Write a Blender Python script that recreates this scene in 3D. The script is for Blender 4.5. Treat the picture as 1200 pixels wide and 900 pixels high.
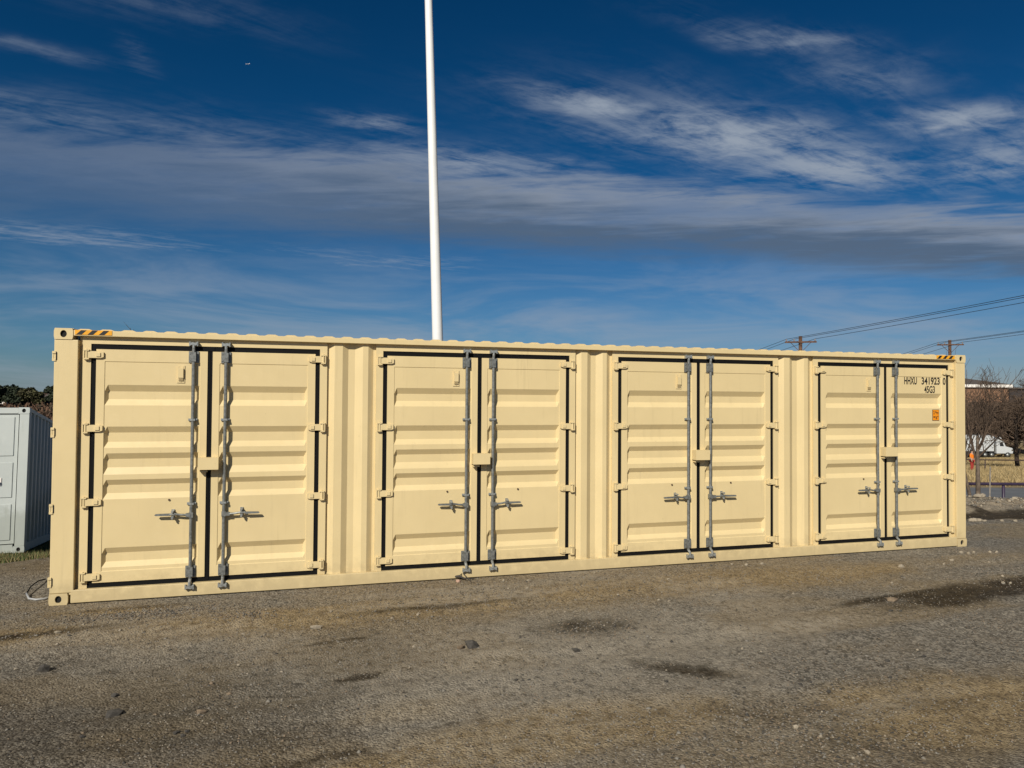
import bpy, math, random
import numpy as np
from mathutils import Vector, Matrix

for o in list(bpy.data.objects):
    bpy.data.objects.remove(o, do_unlink=True)
scene = bpy.context.scene
col = scene.collection
rad = math.radians

# ------------------------------------------------------------------ camera
CAM = Vector((2.5176, -8.5335, 2.1757))
YAW, PITCH, ROLL, FPX = 0.283286, 0.021676, 0.00659, 839.136     # focal length in pixels of a 1200 px wide picture
fwd = Vector((math.sin(YAW)*math.cos(PITCH), math.cos(YAW)*math.cos(PITCH), math.sin(PITCH)))
rt0 = Vector((math.cos(YAW), -math.sin(YAW), 0)); up0 = rt0.cross(fwd)
rt = rt0*math.cos(ROLL) + up0*math.sin(ROLL); up = -rt0*math.sin(ROLL) + up0*math.cos(ROLL)
cd = bpy.data.cameras.new('camera'); cam = bpy.data.objects.new('camera', cd); col.objects.link(cam)
cam.matrix_world = Matrix(((rt.x, up.x, -fwd.x, CAM.x), (rt.y, up.y, -fwd.y, CAM.y), (rt.z, up.z, -fwd.z, CAM.z), (0, 0, 0, 1)))
cd.sensor_width = 36; cd.lens = FPX/1200*36; cd.clip_start = 0.05; cd.clip_end = 30000
scene.camera = cam

# ------------------------------------------------------------------ light
SUN_EL, SUN_AZ = rad(35), rad(216)          # azimuth clockwise from +Y: behind the camera and to its left
sd = bpy.data.lights.new('sun', 'SUN'); sd.energy = 5.0; sd.angle = rad(0.5); sd.color = (1.0, 0.94, 0.83)
sun = bpy.data.objects.new('sun', sd); col.objects.link(sun)
to_sun = Vector((math.sin(SUN_AZ)*math.cos(SUN_EL), math.cos(SUN_AZ)*math.cos(SUN_EL), math.sin(SUN_EL)))
sun.rotation_euler = to_sun.to_track_quat('Z', 'Y').to_euler(); sun.location = (0, 0, 60)
vs = scene.view_settings
vs.view_transform = 'Standard'; vs.look = 'None'; vs.exposure = 0.0; vs.gamma = 1.0; vs.use_curve_mapping = False


class NT:
    """small helper for writing node trees as expressions"""
    def __init__(s, tree): s.t = tree; s.n = tree.nodes; s.l = tree.links; s.n.clear()
    def new(s, typ, **kw):
        n = s.n.new(typ)
        for k, v in kw.items(): setattr(n, k, v)
        return n
    def put(s, sock, v):
        if isinstance(v, bpy.types.NodeSocket): s.l.new(v, sock)
        elif v is not None:
            if hasattr(sock.default_value, '__len__'):
                sock.default_value = tuple(v) + ((1,) if len(sock.default_value) == 4 and len(v) == 3 else ())
            else: sock.default_value = v
    def m(s, op, a, b=None, c=None, clamp=False):
        n = s.new('ShaderNodeMath', operation=op, use_clamp=clamp)
        for i, v in enumerate((a, b, c)):
            if v is not None: s.put(n.inputs[i], v)
        return n.outputs[0]
    def add(s, a, b): return s.m('ADD', a, b)
    def sub(s, a, b): return s.m('SUBTRACT', a, b)
    def mul(s, *a):
        r = a[0]
        for b in a[1:]: r = s.m('MULTIPLY', r, b)
        return r
    def ss(s, x, e0, e1, t0=0.0, t1=1.0):
        n = s.new('ShaderNodeMapRange', interpolation_type='SMOOTHSTEP')
        for i, v in enumerate((x, e0, e1, t0, t1)): s.put(n.inputs[i], v)
        return n.outputs[0]
    def mix(s, f, a, b, blend='MIX'):
        n = s.new('ShaderNodeMix', data_type='RGBA', blend_type=blend)
        s.put(n.inputs[0], f); s.put(n.inputs[6], a); s.put(n.inputs[7], b); return n.outputs[2]
    def noise(s, vec, scale=1.0, detail=4, rough=0.55, dist=0.0):
        n = s.new('ShaderNodeTexNoise'); s.put(n.inputs['Vector'], vec)
        s.put(n.inputs['Scale'], scale); s.put(n.inputs['Detail'], detail); s.put(n.inputs['Roughness'], rough); s.put(n.inputs['Distortion'], dist)
        return n.outputs[0]
    def xyz(s, x, y, z=0.0):
        n = s.new('ShaderNodeCombineXYZ')
        for i, v in enumerate((x, y, z)): s.put(n.inputs[i], v)
        return n.outputs[0]
    def sep(s, v):
        n = s.new('ShaderNodeSeparateXYZ'); s.put(n.inputs[0], v); return n.outputs
    def attr(s, name): return s.new('ShaderNodeAttribute', attribute_name=name)


world = bpy.data.worlds.new('World'); scene.world = world; world.use_nodes = True
w = NT(world.node_tree)
sky = w.new('ShaderNodeTexSky', sky_type='NISHITA', sun_disc=False)
sky.sun_elevation = SUN_EL; sky.sun_rotation = SUN_AZ
sky.altitude = 600; sky.air_density = 1.0; sky.dust_density = 0.6; sky.ozone_density = 3.0
sr_, sg0, sb_ = w.sep(sky.outputs[0])                # deepen the blue as the phone camera did, channel by channel
Gc = w.mul(w.m('POWER', sg0, 1.35), 0.178); Bc = w.mul(w.m('POWER', sb_, 1.35), 0.240)
Rc = w.m('MINIMUM', w.mul(w.m('POWER', sr_, 2.4), 0.019), w.mul(Gc, 0.95))
skyc = w.xyz(Rc, Gc, Bc)
# clouds lie on a level sheet overhead: the view direction is carried up to that sheet
dx, dy, dz = w.sep(w.new('ShaderNodeTexCoord').outputs['Generated'])
ca, sa = math.cos(rad(2)), math.sin(rad(2))
hz = w.m('MAXIMUM', dz, 0.03)
PX = w.m('DIVIDE', w.sub(w.mul(dx, ca), w.mul(dy, sa)), hz)
PY = w.m('DIVIDE', w.add(w.mul(dx, sa), w.mul(dy, ca)), hz)
P = w.xyz(PX, PY)
warp1 = w.sub(w.noise(P, 0.6, 3, 0.5), 0.5)
warp2 = w.sub(w.noise(w.xyz(w.add(PX, 31.0), w.add(PY, 7.0)), 2.2, 4, 0.55), 0.5)
QY = w.add(PY, w.add(w.mul(warp1, 0.55), w.mul(warp2, 0.45)))
# fibres: fine, slanted, curling; wisps and bank are cut from them
SL = w.add(w.mul(PX, 0.85), w.mul(PY, 0.55)); SC = w.sub(w.mul(PY, 1.9), w.mul(PX, 0.75))
fib = w.noise(w.xyz(SL, w.mul(SC, 1.7), 3.0), 2.4, 6, 0.66, 0.55)
fluff = w.noise(w.xyz(w.add(PX, w.mul(PY, 0.4)), w.mul(PY, 1.4), 21.0), 4.2, 6, 0.68, 0.35)
fib2 = w.noise(w.xyz(w.mul(PX, 1.0), w.add(w.mul(PY, 2.6), w.mul(PX, 0.9)), 9.0), 1.7, 5, 0.62, 0.4)
soft = w.noise(w.xyz(w.mul(PX, 0.7), PY, 5.0), 1.1, 3, 0.6, 0.3)
# the long bank
ragged = w.m('MULTIPLY_ADD', w.sub(fib2, 0.5), 0.9, QY)
bank = w.mul(w.ss(ragged, 2.80, 3.30), w.ss(ragged, 4.95, 3.95))
bank = w.mul(bank, w.ss(soft, 0.25, 0.52, 0.55, 1.0), w.ss(w.add(w.mul(fib2, 0.6), w.mul(fluff, 0.4)), 0.26, 0.56, 0.62, 1.0))
bank = w.mul(bank, w.ss(PX, -1.5, 1.0, 0.38, 0.95))
shade = w.m('MULTIPLY_ADD', w.sub(fib2, 0.5), 1.5, QY)
shade = w.m('MULTIPLY_ADD', w.sub(soft, 0.5), 1.5, shade)
bankc = w.mix(w.mul(w.ss(shade, 2.95, 4.05), w.ss(PX, -1.0, 0.7, 0.7, 1.0)), (0.265, 0.305, 0.375), (0.090, 0.134, 0.205))
# thin cirrus everywhere, denser in some streaks
def streak(x, y, rx, ry, k, tilt=0.0):
    u = w.sub(PX, x); v = w.sub(w.add(PY, w.mul(warp2, 0.35)), y)
    if tilt: v = w.sub(v, w.mul(u, tilt))
    a = w.m('POWER', w.m('DIVIDE', u, rx), 2.0); b = w.m('POWER', w.m('DIVIDE', v, ry), 2.0)
    return w.mul(w.m('EXPONENT', w.mul(w.add(a, b), -1.0)), k)
cov = w.mul(w.ss(w.noise(w.xyz(PX, w.mul(PY, 1.3), 17.0), 0.5, 3, 0.5), 0.5, 0.75), 0.05)
for a in ((0.88, 2.27, 0.30, 0.12, .95, .15), (1.45, 2.42, 0.62, 0.24, 1.0, .15), (2.05, 2.62, 0.55, 0.28, .95, .1), (1.20, 1.72, 0.28, 0.08, .6, .1),
          (1.60, 1.85, 0.25, 0.12, .45, 0), (2.15, 2.05, 0.28, 0.14, .9, 0), (2.7, 2.25, 0.4, 0.45, .8, .3), (0.15, 2.62, 0.16, 0.08, .6, 0), (0.55, 2.98, 0.6, 0.22, .7, 0),
          (-0.85, 2.32, 0.2, 0.05, .30, .1), (-0.56, 2.32, 0.04, 0.12, .32, 0), (-0.42, 1.95, 0.3, 0.12, .2, .2), (-0.9, 2.86, 1.0, 0.2, .32, 0),
          (-1.6, 5.0, 0.8, 0.4, .65, .2), (0.3, 5.3, 0.8, 0.5, .45, 0)):
    cov = w.m('MAXIMUM', cov, streak(*a))
wisp = w.add(w.mul(fib, 0.55), w.mul(fluff, 0.45))
cir = w.mul(w.ss(w.add(wisp, w.mul(cov, 0.10)), 0.40, 0.70), cov, w.ss(PY, 12.0, 8.0))
dvec = w.xyz(w.mul(dx, 2.2), w.mul(dy, 2.2), w.mul(dz, 13.0))
vn = w.noise(dvec, 1.5, 5, 0.62, 0.5)
veil = w.mul(w.ss(dz, 0.24, 0.10), w.ss(vn, 0.38, 0.70), 0.46)
veil = w.add(veil, w.mul(w.ss(dz, 0.30, 0.02), 0.13))
cir = w.m('MAXIMUM', cir, veil, clamp=True)
SKY_S = 0.10
cl1 = w.mix(cir, skyc, (3.0, 3.5, 4.25))
bk10 = w.new('ShaderNodeVectorMath', operation='SCALE'); w.put(bk10.inputs[0], bankc); bk10.inputs['Scale'].default_value = 10
cl2 = w.mix(w.m('MINIMUM', bank, 0.96), cl1, bk10.outputs[0])
bg = w.new('ShaderNodeBackground'); w.put(bg.inputs[0], cl2); bg.inputs[1].default_value = SKY_S
w.l.new(bg.outputs[0], w.new('ShaderNodeOutputWorld').inputs[0])
world.cycles.sampling_method = 'NONE'

# ------------------------------------------------------------------ helpers
rng = np.random.default_rng(7); random.seed(7)

def ray(px, py):
    return fwd + rt*((px-600)/FPX) + up*((450-py)/FPX)
def at_depth(px, py, d): return CAM + ray(px, py)*d
def on_plane_z(px, py, z=0.0):
    r = ray(px, py); return CAM + r*((z-CAM.z)/r.z)

class MB:
    def __init__(s): s.v = []; s.f = []; s.m = []
    def add(s, verts, faces, mi=0):
        b = len(s.v); s.v += [tuple(p) for p in verts]
        for f in faces: s.f.append(tuple(b+i for i in f)); s.m.append(mi)
        return s
    def box(s, x0, x1, y0, y1, z0, z1, mi=0):
        return s.add([(x0,y0,z0),(x1,y0,z0),(x1,y1,z0),(x0,y1,z0),(x0,y0,z1),(x1,y0,z1),(x1,y1,z1),(x0,y1,z1)],
                     [(0,3,2,1),(4,5,6,7),(0,1,5,4),(1,2,6,5),(2,3,7,6),(3,0,4,7)], mi)
    def prism(s, poly, y0, y1, mi=0):
        """polygon in x,z (counter-clockwise seen from -y) pushed from y0 to y1"""
        n = len(poly)
        return s.add([(x,y0,z) for x,z in poly]+[(x,y1,z) for x,z in poly],
                     [tuple(range(n)), tuple(range(2*n-1, n-1, -1))]+[(i, i+n, (i+1)%n+n, (i+1)%n) for i in range(n)], mi)
    def tube(s, pts, rads, n=8, mi=0, cap=True):
        pts = [Vector(p) for p in pts]
        if not hasattr(rads, '__len__'): rads = [rads]*len(pts)
        vs_, fs = [], []
        prev = None
        for i, p in enumerate(pts):
            t = (pts[min(i+1, len(pts)-1)]-pts[max(i-1, 0)]).normalized()
            if prev is None:
                u = t.orthogonal().normalized()
            else:
                u = (prev - t*prev.dot(t)).normalized()
            prev = u; v = t.cross(u)
            for k in range(n):
                a = 2*math.pi*k/n; vs_.append(p+(u*math.cos(a)+v*math.sin(a))*rads[i])
        for i in range(len(pts)-1):
            for k in range(n): fs.append((i*n+k, i*n+(k+1)%n, (i+1)*n+(k+1)%n, (i+1)*n+k))
        if cap: fs.append(tuple(range(n-1, -1, -1))); fs.append(tuple((len(pts)-1)*n+k for k in range(n)))
        return s.add(vs_, fs, mi)
    def cyl(s, p0, p1, r, n=10, mi=0): return s.tube([p0, p1], r, n, mi)
    def blob(s, c, r, seed=0, sub=1, mi=0, jag=.25):
        vs_, fs = ICO[sub]; rr = np.random.default_rng(seed); k = 1+(rr.random(len(vs_))-.5)*2*jag
        return s.add([(c[0]+p[0]*r[0]*k[i], c[1]+p[1]*r[1]*k[i], c[2]+p[2]*r[2]*k[i]) for i, p in enumerate(vs_)], fs, mi)
    def mirror(s, sign):
        if sign < 0:
            s.v = [(-x, y, z) for x, y, z in s.v]; s.f = [f[::-1] for f in s.f]
        return s
    def mesh(s, name, mats, smooth=False):
        me = bpy.data.meshes.new(name); me.from_pydata(s.v, [], s.f); me.update()
        for m_ in (mats if isinstance(mats, (list, tuple)) else [mats]): me.materials.append(m_)
        me.polygons.foreach_set('material_index', s.m)
        if smooth:
            me.polygons.foreach_set('use_smooth', [True]*len(s.f))
        return me

def _ico(sub):
    import bmesh
    bm = bmesh.new(); bmesh.ops.create_icosphere(bm, subdivisions=sub, radius=1)
    r = ([tuple(v.co) for v in bm.verts], [tuple(v.index for v in f.verts) for f in bm.faces]); bm.free(); return r
ICO = {1: _ico(1), 2: _ico(2), 3: _ico(3)}

def link(name, me, parent=None, loc=None, bevel=0):
    o = bpy.data.objects.new(name, me); col.objects.link(o)
    if parent: o.parent = parent
    if loc is not None: o.location = loc
    if bevel:
        b = o.modifiers.new('bevel', 'BEVEL'); b.width = bevel; b.segments = 2; b.limit_method = 'ANGLE'
    return o
def tag(o, label, cat, group=None):
    o['label'] = label; o['category'] = cat
    if group: o['group'] = group
    return o
def thing(name, label, cat, loc=(0,0,0), rot=(0,0,0), group=None):
    o = bpy.data.objects.new(name, None); col.objects.link(o); o.location = loc; o.rotation_euler = rot
    o.empty_display_size = 0.3
    return tag(o, label, cat, group)
def part(name, mb, mat, parent, smooth=False, loc=None, bevel=0):
    return link(name, mb.mesh(name, mat, smooth), parent, loc, bevel)
def struct(o): o['kind'] = 'structure'; return o
def stuff(o): o['kind'] = 'stuff'; return o
def copy_tree(o, parent=None):
    c = o.copy(); col.objects.link(c); c.parent = parent
    for ch in list(o.children): copy_tree(ch, c)
    return c

# numpy value noise
def vnoise(x, y, seed=0):
    xi = np.floor(x).astype(np.int64); yi = np.floor(y).astype(np.int64); fx = x-xi; fy = y-yi
    fx = fx*fx*(3-2*fx); fy = fy*fy*(3-2*fy)
    def h(a, b):
        n = (a*374761393 + b*668265263 + seed*1274126177) & 0xffffffff
        n = ((n ^ (n >> 13))*1274126177) & 0xffffffff
        return ((n ^ (n >> 16)) & 0xffff)/65535.0
    return (h(xi,yi)*(1-fx)+h(xi+1,yi)*fx)*(1-fy)+(h(xi,yi+1)*(1-fx)+h(xi+1,yi+1)*fx)*fy
def fbm(x, y, sc, oct=4, seed=0):
    r = 0; a = .5; t = 0
    for i in range(oct):
        r = r+a*vnoise(x*sc+i*17.3, y*sc+i*9.1, seed+i); t += a; a *= .5; sc *= 2.03
    return r/t
def sstep(x, a, b):
    t = np.clip((x-a)/(b-a), 0, 1); return t*t*(3-2*t)

# ------------------------------------------------------------------ materials
MAT = {}
def mat(name, color, rough=.6, metal=0.0, var=0.0, vscale=6.0, bump=0.0, bscale=40.0, spec=None, color2=None, obj=True):
    if name in MAT: return MAT[name]
    m = bpy.data.materials.new(name); m.use_nodes = True; t = NT(m.node_tree)
    b = t.new('ShaderNodeBsdfPrincipled'); o = t.new('ShaderNodeOutputMaterial'); t.l.new(b.outputs[0], o.inputs[0])
    tc = t.new('ShaderNodeTexCoord').outputs['Object']
    c = color
    if var:
        n = t.noise(tc, vscale, 5, .6)
        c2 = color2 or tuple(max(0, x*(1-var)) for x in color); c1 = color if color2 else tuple(min(1, x*(1+var)) for x in color)
        c = t.mix(t.ss(n, .35, .68), c1, c2)
    t.put(b.inputs['Base Color'], c); b.inputs['Roughness'].default_value = rough; b.inputs['Metallic'].default_value = metal
    if spec is not None: b.inputs['Specular IOR Level'].default_value = spec
    if bump:
        bp = t.new('ShaderNodeBump'); bp.inputs['Strength'].default_value = bump; bp.inputs['Distance'].default_value = .01
        t.put(bp.inputs['Height'], t.noise(tc, bscale, 5, .6)); t.l.new(bp.outputs[0], b.inputs['Normal'])
    MAT[name] = m; return m

def paint(name, color, dirt=(.20,.16,.10), dirt_h=0.35, dirt_amt=.55, rough=.42):
    m = bpy.data.materials.new(name); m.use_nodes = True; t = NT(m.node_tree)
    b = t.new('ShaderNodeBsdfPrincipled'); o = t.new('ShaderNodeOutputMaterial'); t.l.new(b.outputs[0], o.inputs[0])
    pos = t.new('ShaderNodeNewGeometry').outputs['Position']; x, y, z = t.sep(pos)
    n1 = t.noise(pos, 1.3, 4, .55); n2 = t.noise(pos, 9.0, 5, .6)
    streak = t.noise(t.xyz(t.mul(x, 14.0), t.mul(y, 14.0), t.mul(z, .9)), 1.0, 5, .6)
    c = t.mix(t.ss(n1, .3, .7), tuple(v*.965 for v in color), tuple(min(1, v*1.03) for v in color))
    c = t.mix(t.mul(t.ss(streak, .54, .78), t.ss(n1, .35, .65, .4, 1.0), .17), c, dirt)
    c = t.mix(t.mul(t.ss(t.noise(pos, 4.5, 6, .7), .56, .75), .12), c, tuple(min(1, v*1.18+.03) for v in color))
    # splashed mud and dust along the foot
    h = t.m('DIVIDE', z, dirt_h)
    low = t.m('MULTIPLY', t.ss(t.add(h, t.mul(t.sub(n2, .5), 1.6)), .95, .0), dirt_amt*.55)
    c = t.mix(low, c, dirt)
    # small chips and scuffs
    sc = t.noise(pos, 23.0, 3, .5)
    c = t.mix(t.mul(t.ss(sc, .745, .77), .35), c, tuple(v*.45 for v in color))
    t.put(b.inputs['Base Color'], c)
    t.put(b.inputs['Roughness'], t.ss(n2, .25, .75, rough-.07, rough+.12))
    b.inputs['Specular IOR Level'].default_value = .4
    bp = t.new('ShaderNodeBump'); bp.inputs['Strength'].default_value = .34; bp.inputs['Distance'].default_value = .012
    t.put(bp.inputs['Height'], t.add(t.noise(pos, 2.2, 2, .5), t.mul(t.noise(pos, 60.0, 3, .6), .03))); t.l.new(bp.outputs[0], b.inputs['Normal'])
    MAT[name] = m; return m

TAN = paint('tan_paint', (.668, .528, .280))
GREY = paint('grey_paint', (.50, .53, .50), dirt=(.12,.13,.06), dirt_h=.3)
RUBBER = mat('black_rubber', (.006, .006, .006), .7, spec=.12)
DARK = mat('dark_inside_and_shade', (.006, .006, .006), .9)
GALV = mat('galvanised_steel', (.20, .205, .19), .45, .45, var=.25, vscale=30)
GALV2 = mat('galvanised_bright', (.34, .35, .33), .38, .5, var=.25, vscale=30)
WHITE = mat('white_pole_paint', (.80, .79, .76), .45, var=.03, vscale=1.5)
YEL = mat('warning_yellow', (.80, .36, .01), .5, var=.1); BLK = mat('warning_black', (.012, .012, .012), .5)
INK = mat('black_ink', (.013, .012, .012), .5)
WOODP = mat('pole_timber', (.10, .050, .028), .85, var=.4, vscale=5, bump=.4, bscale=12)
PORC = mat('porcelain', (.28, .22, .19), .3); WIRE = mat('wire_black', (.015, .016, .018), .5)
BARK = mat('bark', (.115, .085, .06), .9, var=.35, vscale=9, bump=.5, bscale=18)
BARKG = mat('bark_grey', (.19, .165, .135), .9, var=.35, vscale=9, bump=.5, bscale=18)
TWIG = mat('twig', (.085, .056, .036), .9, var=.35, vscale=1.5)
TWIG2 = mat('twig_dark', (.048, .032, .021), .9, var=.35, vscale=1.5)
LEAFD = mat('evergreen', (.030, .040, .014), .8, var=.55, vscale=.8, color2=(.012, .020, .008))
LEAFO = mat('olive_leaf', (.075, .072, .022), .8, var=.5, vscale=.8, color2=(.04, .035, .012))
ROCKP = mat('pale_stone', (.285, .24, .175), .9, var=.2, vscale=20, bump=.5, bscale=60)
ROCKD = mat('dark_stone', (.050, .044, .036), .9, var=.35, vscale=20, bump=.6, bscale=50)
ROCKB = mat('brown_stone', (.17, .125, .08), .9, var=.3, vscale=20, bump=.6, bscale=50)
FENCEP = mat('fence_paint', (.035, .022, .045), .5, var=.2)
BRICK = mat('brick_wall', (.23, .125, .072), .9, var=.2, vscale=2)
ROOFM = mat('roof_shingle', (.075, .062, .052), .9, var=.25, vscale=3)
TRIMW = mat('white_trim', (.75, .72, .66), .6)
GLASS = mat('window_glass', (.02, .025, .03), .12)
TRUCKW = mat('truck_white', (.50, .52, .52), .35, var=.05)
TYRE = mat('tyre', (.018, .018, .018), .85); CHROME = mat('chrome', (.6, .6, .62), .2, 1.0)

# ------------------------------------------------------------------ terrain
CL, CH, CW = 12.192, 2.896, 2.438
zr_d = [0, 16.3, 18.2, 25, 40, 110, 135, 170, 230, 500, 3000]; zr_z = [0, 0.02, -1.0, -1.8, -2.62, -6.6, -8.2, -7.5, -5, -8, -60]
zl_d = [0, 8.3, 10, 12.8, 19, 30, 90, 150, 200, 260, 420, 3000]; zl_z = [0, 0, -.16, -.66, -1.38, -1.9, -3.2, -3.0, -1.2, 2.6, 5.0, -60]
DITCH = [on_plane_z(px, py) for px, py in ((1118, 604), (1138, 604), (1160, 602.5), (1185, 604), (1215, 603), (1300, 606))]
def ditch_dist(x, y):
    best = np.full(np.shape(x), 1e9)
    for a, b in zip(DITCH[:-1], DITCH[1:]):
        ex, ey = b.x-a.x, b.y-a.y; L2 = ex*ex+ey*ey
        t = np.clip(((x-a.x)*ex+(y-a.y)*ey)/L2, 0, 1)
        best = np.minimum(best, np.hypot(x-a.x-t*ex, y-a.y-t*ey))
    return best
def terrain(x, y, fine=True):
    x = np.asarray(x, float); y = np.asarray(y, float)
    fx, fy, rx, ry = math.sin(YAW), math.cos(YAW), math.cos(YAW), -math.sin(YAW)
    d = (x-CAM.x)*fx+(y-CAM.y)*fy; lat = (x-CAM.x)*rx+(y-CAM.y)*ry
    q = lat/np.maximum(d, 1.0)
    wgt = sstep(q, -.3, .45)
    z = np.interp(d, zl_d, zl_z)*(1-wgt)+np.interp(d, zr_d, zr_z)*wgt
    dist = np.hypot(np.maximum(np.maximum(-x, x-CL), 0), np.maximum(np.maximum(-y, y-CW), 0))
    z = z*sstep(dist, .25, 2.0)
    far = sstep(d, 25, 60)
    z = z+far*(fbm(x, y, .03, 3, 5)-.5)*1.0
    if fine:
        nf = 1-sstep(np.hypot(x-5, y+1), 14, 22); nb = sstep(dist, .02, .8)
        z = z+nf*nb*((fbm(x, y, .8, 3, 11)-.5)*.05+(fbm(x, y, 4.0, 3, 21)-.5)*.022)
        dd = ditch_dist(x, y)+(fbm(x, y, 2.2, 3, 41)-.5)*.35
        z = z-.05*(1-sstep(dd, .30, .60))
        wob = (fbm(x*.4, y*.4, .5, 2, 61)-.5)*1.2
        for y0, sl, dp in ((-1.15, .02, .018), (-2.75, .05, .012), (-3.9, -.16, .012)):
            c_ = y-(y0+sl*(x-5)+wob*.35); z = z-nf*dp*np.exp(-(c_/.13)**2)+nf*dp*.5*(np.exp(-((c_-.24)/.08)**2)+np.exp(-((c_+.24)/.08)**2))
        # loose spoil thrown up beyond the ditch
        spoil = np.exp(-((d-15.2)/.8)**2)*sstep(q, .5, .62)
        z = z+spoil*(.02+.16*np.clip(fbm(x, y, 2.4, 4, 51)-.42, 0, 1)*2)
    return z
def gz(x, y): return float(terrain(np.array([x]), np.array([y]))[0])

def axis(lo, hi, step, far, g=1.13):
    a = list(np.arange(lo, hi+step/2, step)); s = step; p = hi
    while p < far: s = min(s*g, 90); p += s; a.append(p)
    s = step; p = lo
    while p > -far: s = min(s*g, 90); p -= s; a.insert(0, p)
    return np.array(a)
gx = axis(-4.5, 19.5, .05, 3200); gy = axis(-5.2, 5.0, .05, 3200)
XX, YY = np.meshgrid(gx, gy); nx, ny = len(gx), len(gy)
ZZ = terrain(XX, YY)
me = bpy.data.meshes.new('ground')
V = np.stack([XX, YY, ZZ], -1).reshape(-1, 3)
i0 = (np.arange(ny-1)[:, None]*nx+np.arange(nx-1)[None, :]).ravel()
F = np.stack([i0, i0+1, i0+1+nx, i0+nx], -1)
me.vertices.add(len(V)); me.vertices.foreach_set('co', V.ravel())
me.loops.add(F.size); me.loops.foreach_set('vertex_index', F.ravel())
me.polygons.add(len(F)); me.polygons.foreach_set('loop_start', np.arange(0, F.size, 4)); me.polygons.foreach_set('loop_total', np.full(len(F), 4))
me.polygons.foreach_set('use_smooth', np.ones(len(F), bool)); me.update()
# soil kinds, as shares per ground point
fx_, fy_ = math.sin(YAW), math.cos(YAW)
Dm = (XX-CAM.x)*fx_+(YY-CAM.y)*fy_; LT = (XX-CAM.x)*fy_-(YY-CAM.y)*fx_; Qm = LT/np.maximum(Dm, 1)
NA = fbm(XX, YY, .55, 5, 3); NB = fbm(XX, YY, 2.3, 4, 8); NC = fbm(XX*.35, YY, 1.6, 4, 13)
def patch(px, py, rx, ry, ang=0, soft=.5, wob=.8):
    c = on_plane_z(px, py); a = rad(ang); u = (XX-c.x)*math.cos(a)+(YY-c.y)*math.sin(a); v = -(XX-c.x)*math.sin(a)+(YY-c.y)*math.cos(a)
    r = np.sqrt((u/rx)**2+(v/ry)**2)+(NB-.5)*wob+(NA-.5)*wob
    return 1-sstep(r, 1-soft, 1+soft)
mud = sstep(NC+.16*NA, .52, .70)*.5
strip = np.exp(-((YY+.95+.25*np.sin(XX*.6))/.55)**2)*sstep(XX, -1, 2)*(1-sstep(XX, 8.5, 11))      # reddish wheel track along the container
mud = np.maximum(mud, strip*.95*sstep(NB+.4*NC, .42, .72))
for a in ((640, 858, 1.25, .42, 6, .3, .35), (520, 885, 1.0, .28, 12, .3, .35), (760, 850, .8, .3, 10), (330, 720, 2.0, .22, 4), (900, 680, 2.2, .5, 4), (1100, 830, 1.3, .5, 6), (30, 745, 1.2, .25, 5), (140, 715, .7, .2, 0)):
    mud = np.maximum(mud, patch(*a))
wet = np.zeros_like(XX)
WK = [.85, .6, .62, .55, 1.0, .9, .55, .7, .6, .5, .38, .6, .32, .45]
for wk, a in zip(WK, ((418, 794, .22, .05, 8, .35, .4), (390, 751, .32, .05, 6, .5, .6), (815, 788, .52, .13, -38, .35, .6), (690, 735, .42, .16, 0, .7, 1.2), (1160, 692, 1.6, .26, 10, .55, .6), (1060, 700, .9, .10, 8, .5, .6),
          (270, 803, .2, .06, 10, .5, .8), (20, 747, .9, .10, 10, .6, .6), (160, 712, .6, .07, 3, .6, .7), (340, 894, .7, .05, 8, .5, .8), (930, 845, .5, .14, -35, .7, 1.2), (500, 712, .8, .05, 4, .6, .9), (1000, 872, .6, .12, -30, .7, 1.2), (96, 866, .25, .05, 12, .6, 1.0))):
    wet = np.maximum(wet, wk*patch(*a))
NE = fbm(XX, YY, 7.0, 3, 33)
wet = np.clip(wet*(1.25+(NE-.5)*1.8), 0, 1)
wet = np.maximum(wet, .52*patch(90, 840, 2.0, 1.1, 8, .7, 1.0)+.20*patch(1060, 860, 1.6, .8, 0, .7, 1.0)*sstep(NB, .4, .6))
dd = ditch_dist(XX, YY); wet = np.maximum(wet, (1-sstep(dd+(NB-.5)*.7, .40, .55))*1.0)  # near-black soil strip: the ditch's shadow is painted into the ground colour
pale = sstep(NA, .56, .72)*.6+patch(620, 765, 2.4, .7, 4, .7, .6)*1.1+patch(560, 700, 1.6, .16, 3)*.9+patch(480, 770, 1.2, .15, 8)*.6+patch(860, 745, 1.6, .2, 4)*.6+patch(1010, 835, 1.0, .12, 10)*.7+patch(690, 668, .6, .1)+patch(550, 690, 1.2, .12)*.8
green = sstep(-Qm, .45, .55)*sstep(Dm+(NB-.5)*1.2, 9.9, 10.7)*(1-sstep(Dm, 60, 110))
dryg = sstep(Qm, .2, .4)*sstep(Dm, 40, 42)*(1-sstep(Dm, 140, 200))
scrub = sstep(Dm, 60, 120)*(1-sstep(Qm, 0, .3))
reddirt = sstep(-Qm, .45, .55)*np.exp(-((Dm-9.4)/.55)**2)
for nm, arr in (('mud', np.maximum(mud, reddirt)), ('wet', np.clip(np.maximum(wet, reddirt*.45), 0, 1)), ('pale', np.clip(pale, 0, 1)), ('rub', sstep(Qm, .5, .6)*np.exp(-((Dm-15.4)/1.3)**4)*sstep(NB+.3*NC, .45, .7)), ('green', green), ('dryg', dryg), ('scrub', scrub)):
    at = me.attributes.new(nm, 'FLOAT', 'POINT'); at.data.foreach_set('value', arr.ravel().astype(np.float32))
gm_ = bpy.data.materials.new('gravel_ground'); gm_.use_nodes = True; t = NT(gm_.node_tree)
b = t.new('ShaderNodeBsdfPrincipled'); t.l.new(b.outputs[0], t.new('ShaderNodeOutputMaterial').inputs[0])
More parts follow.
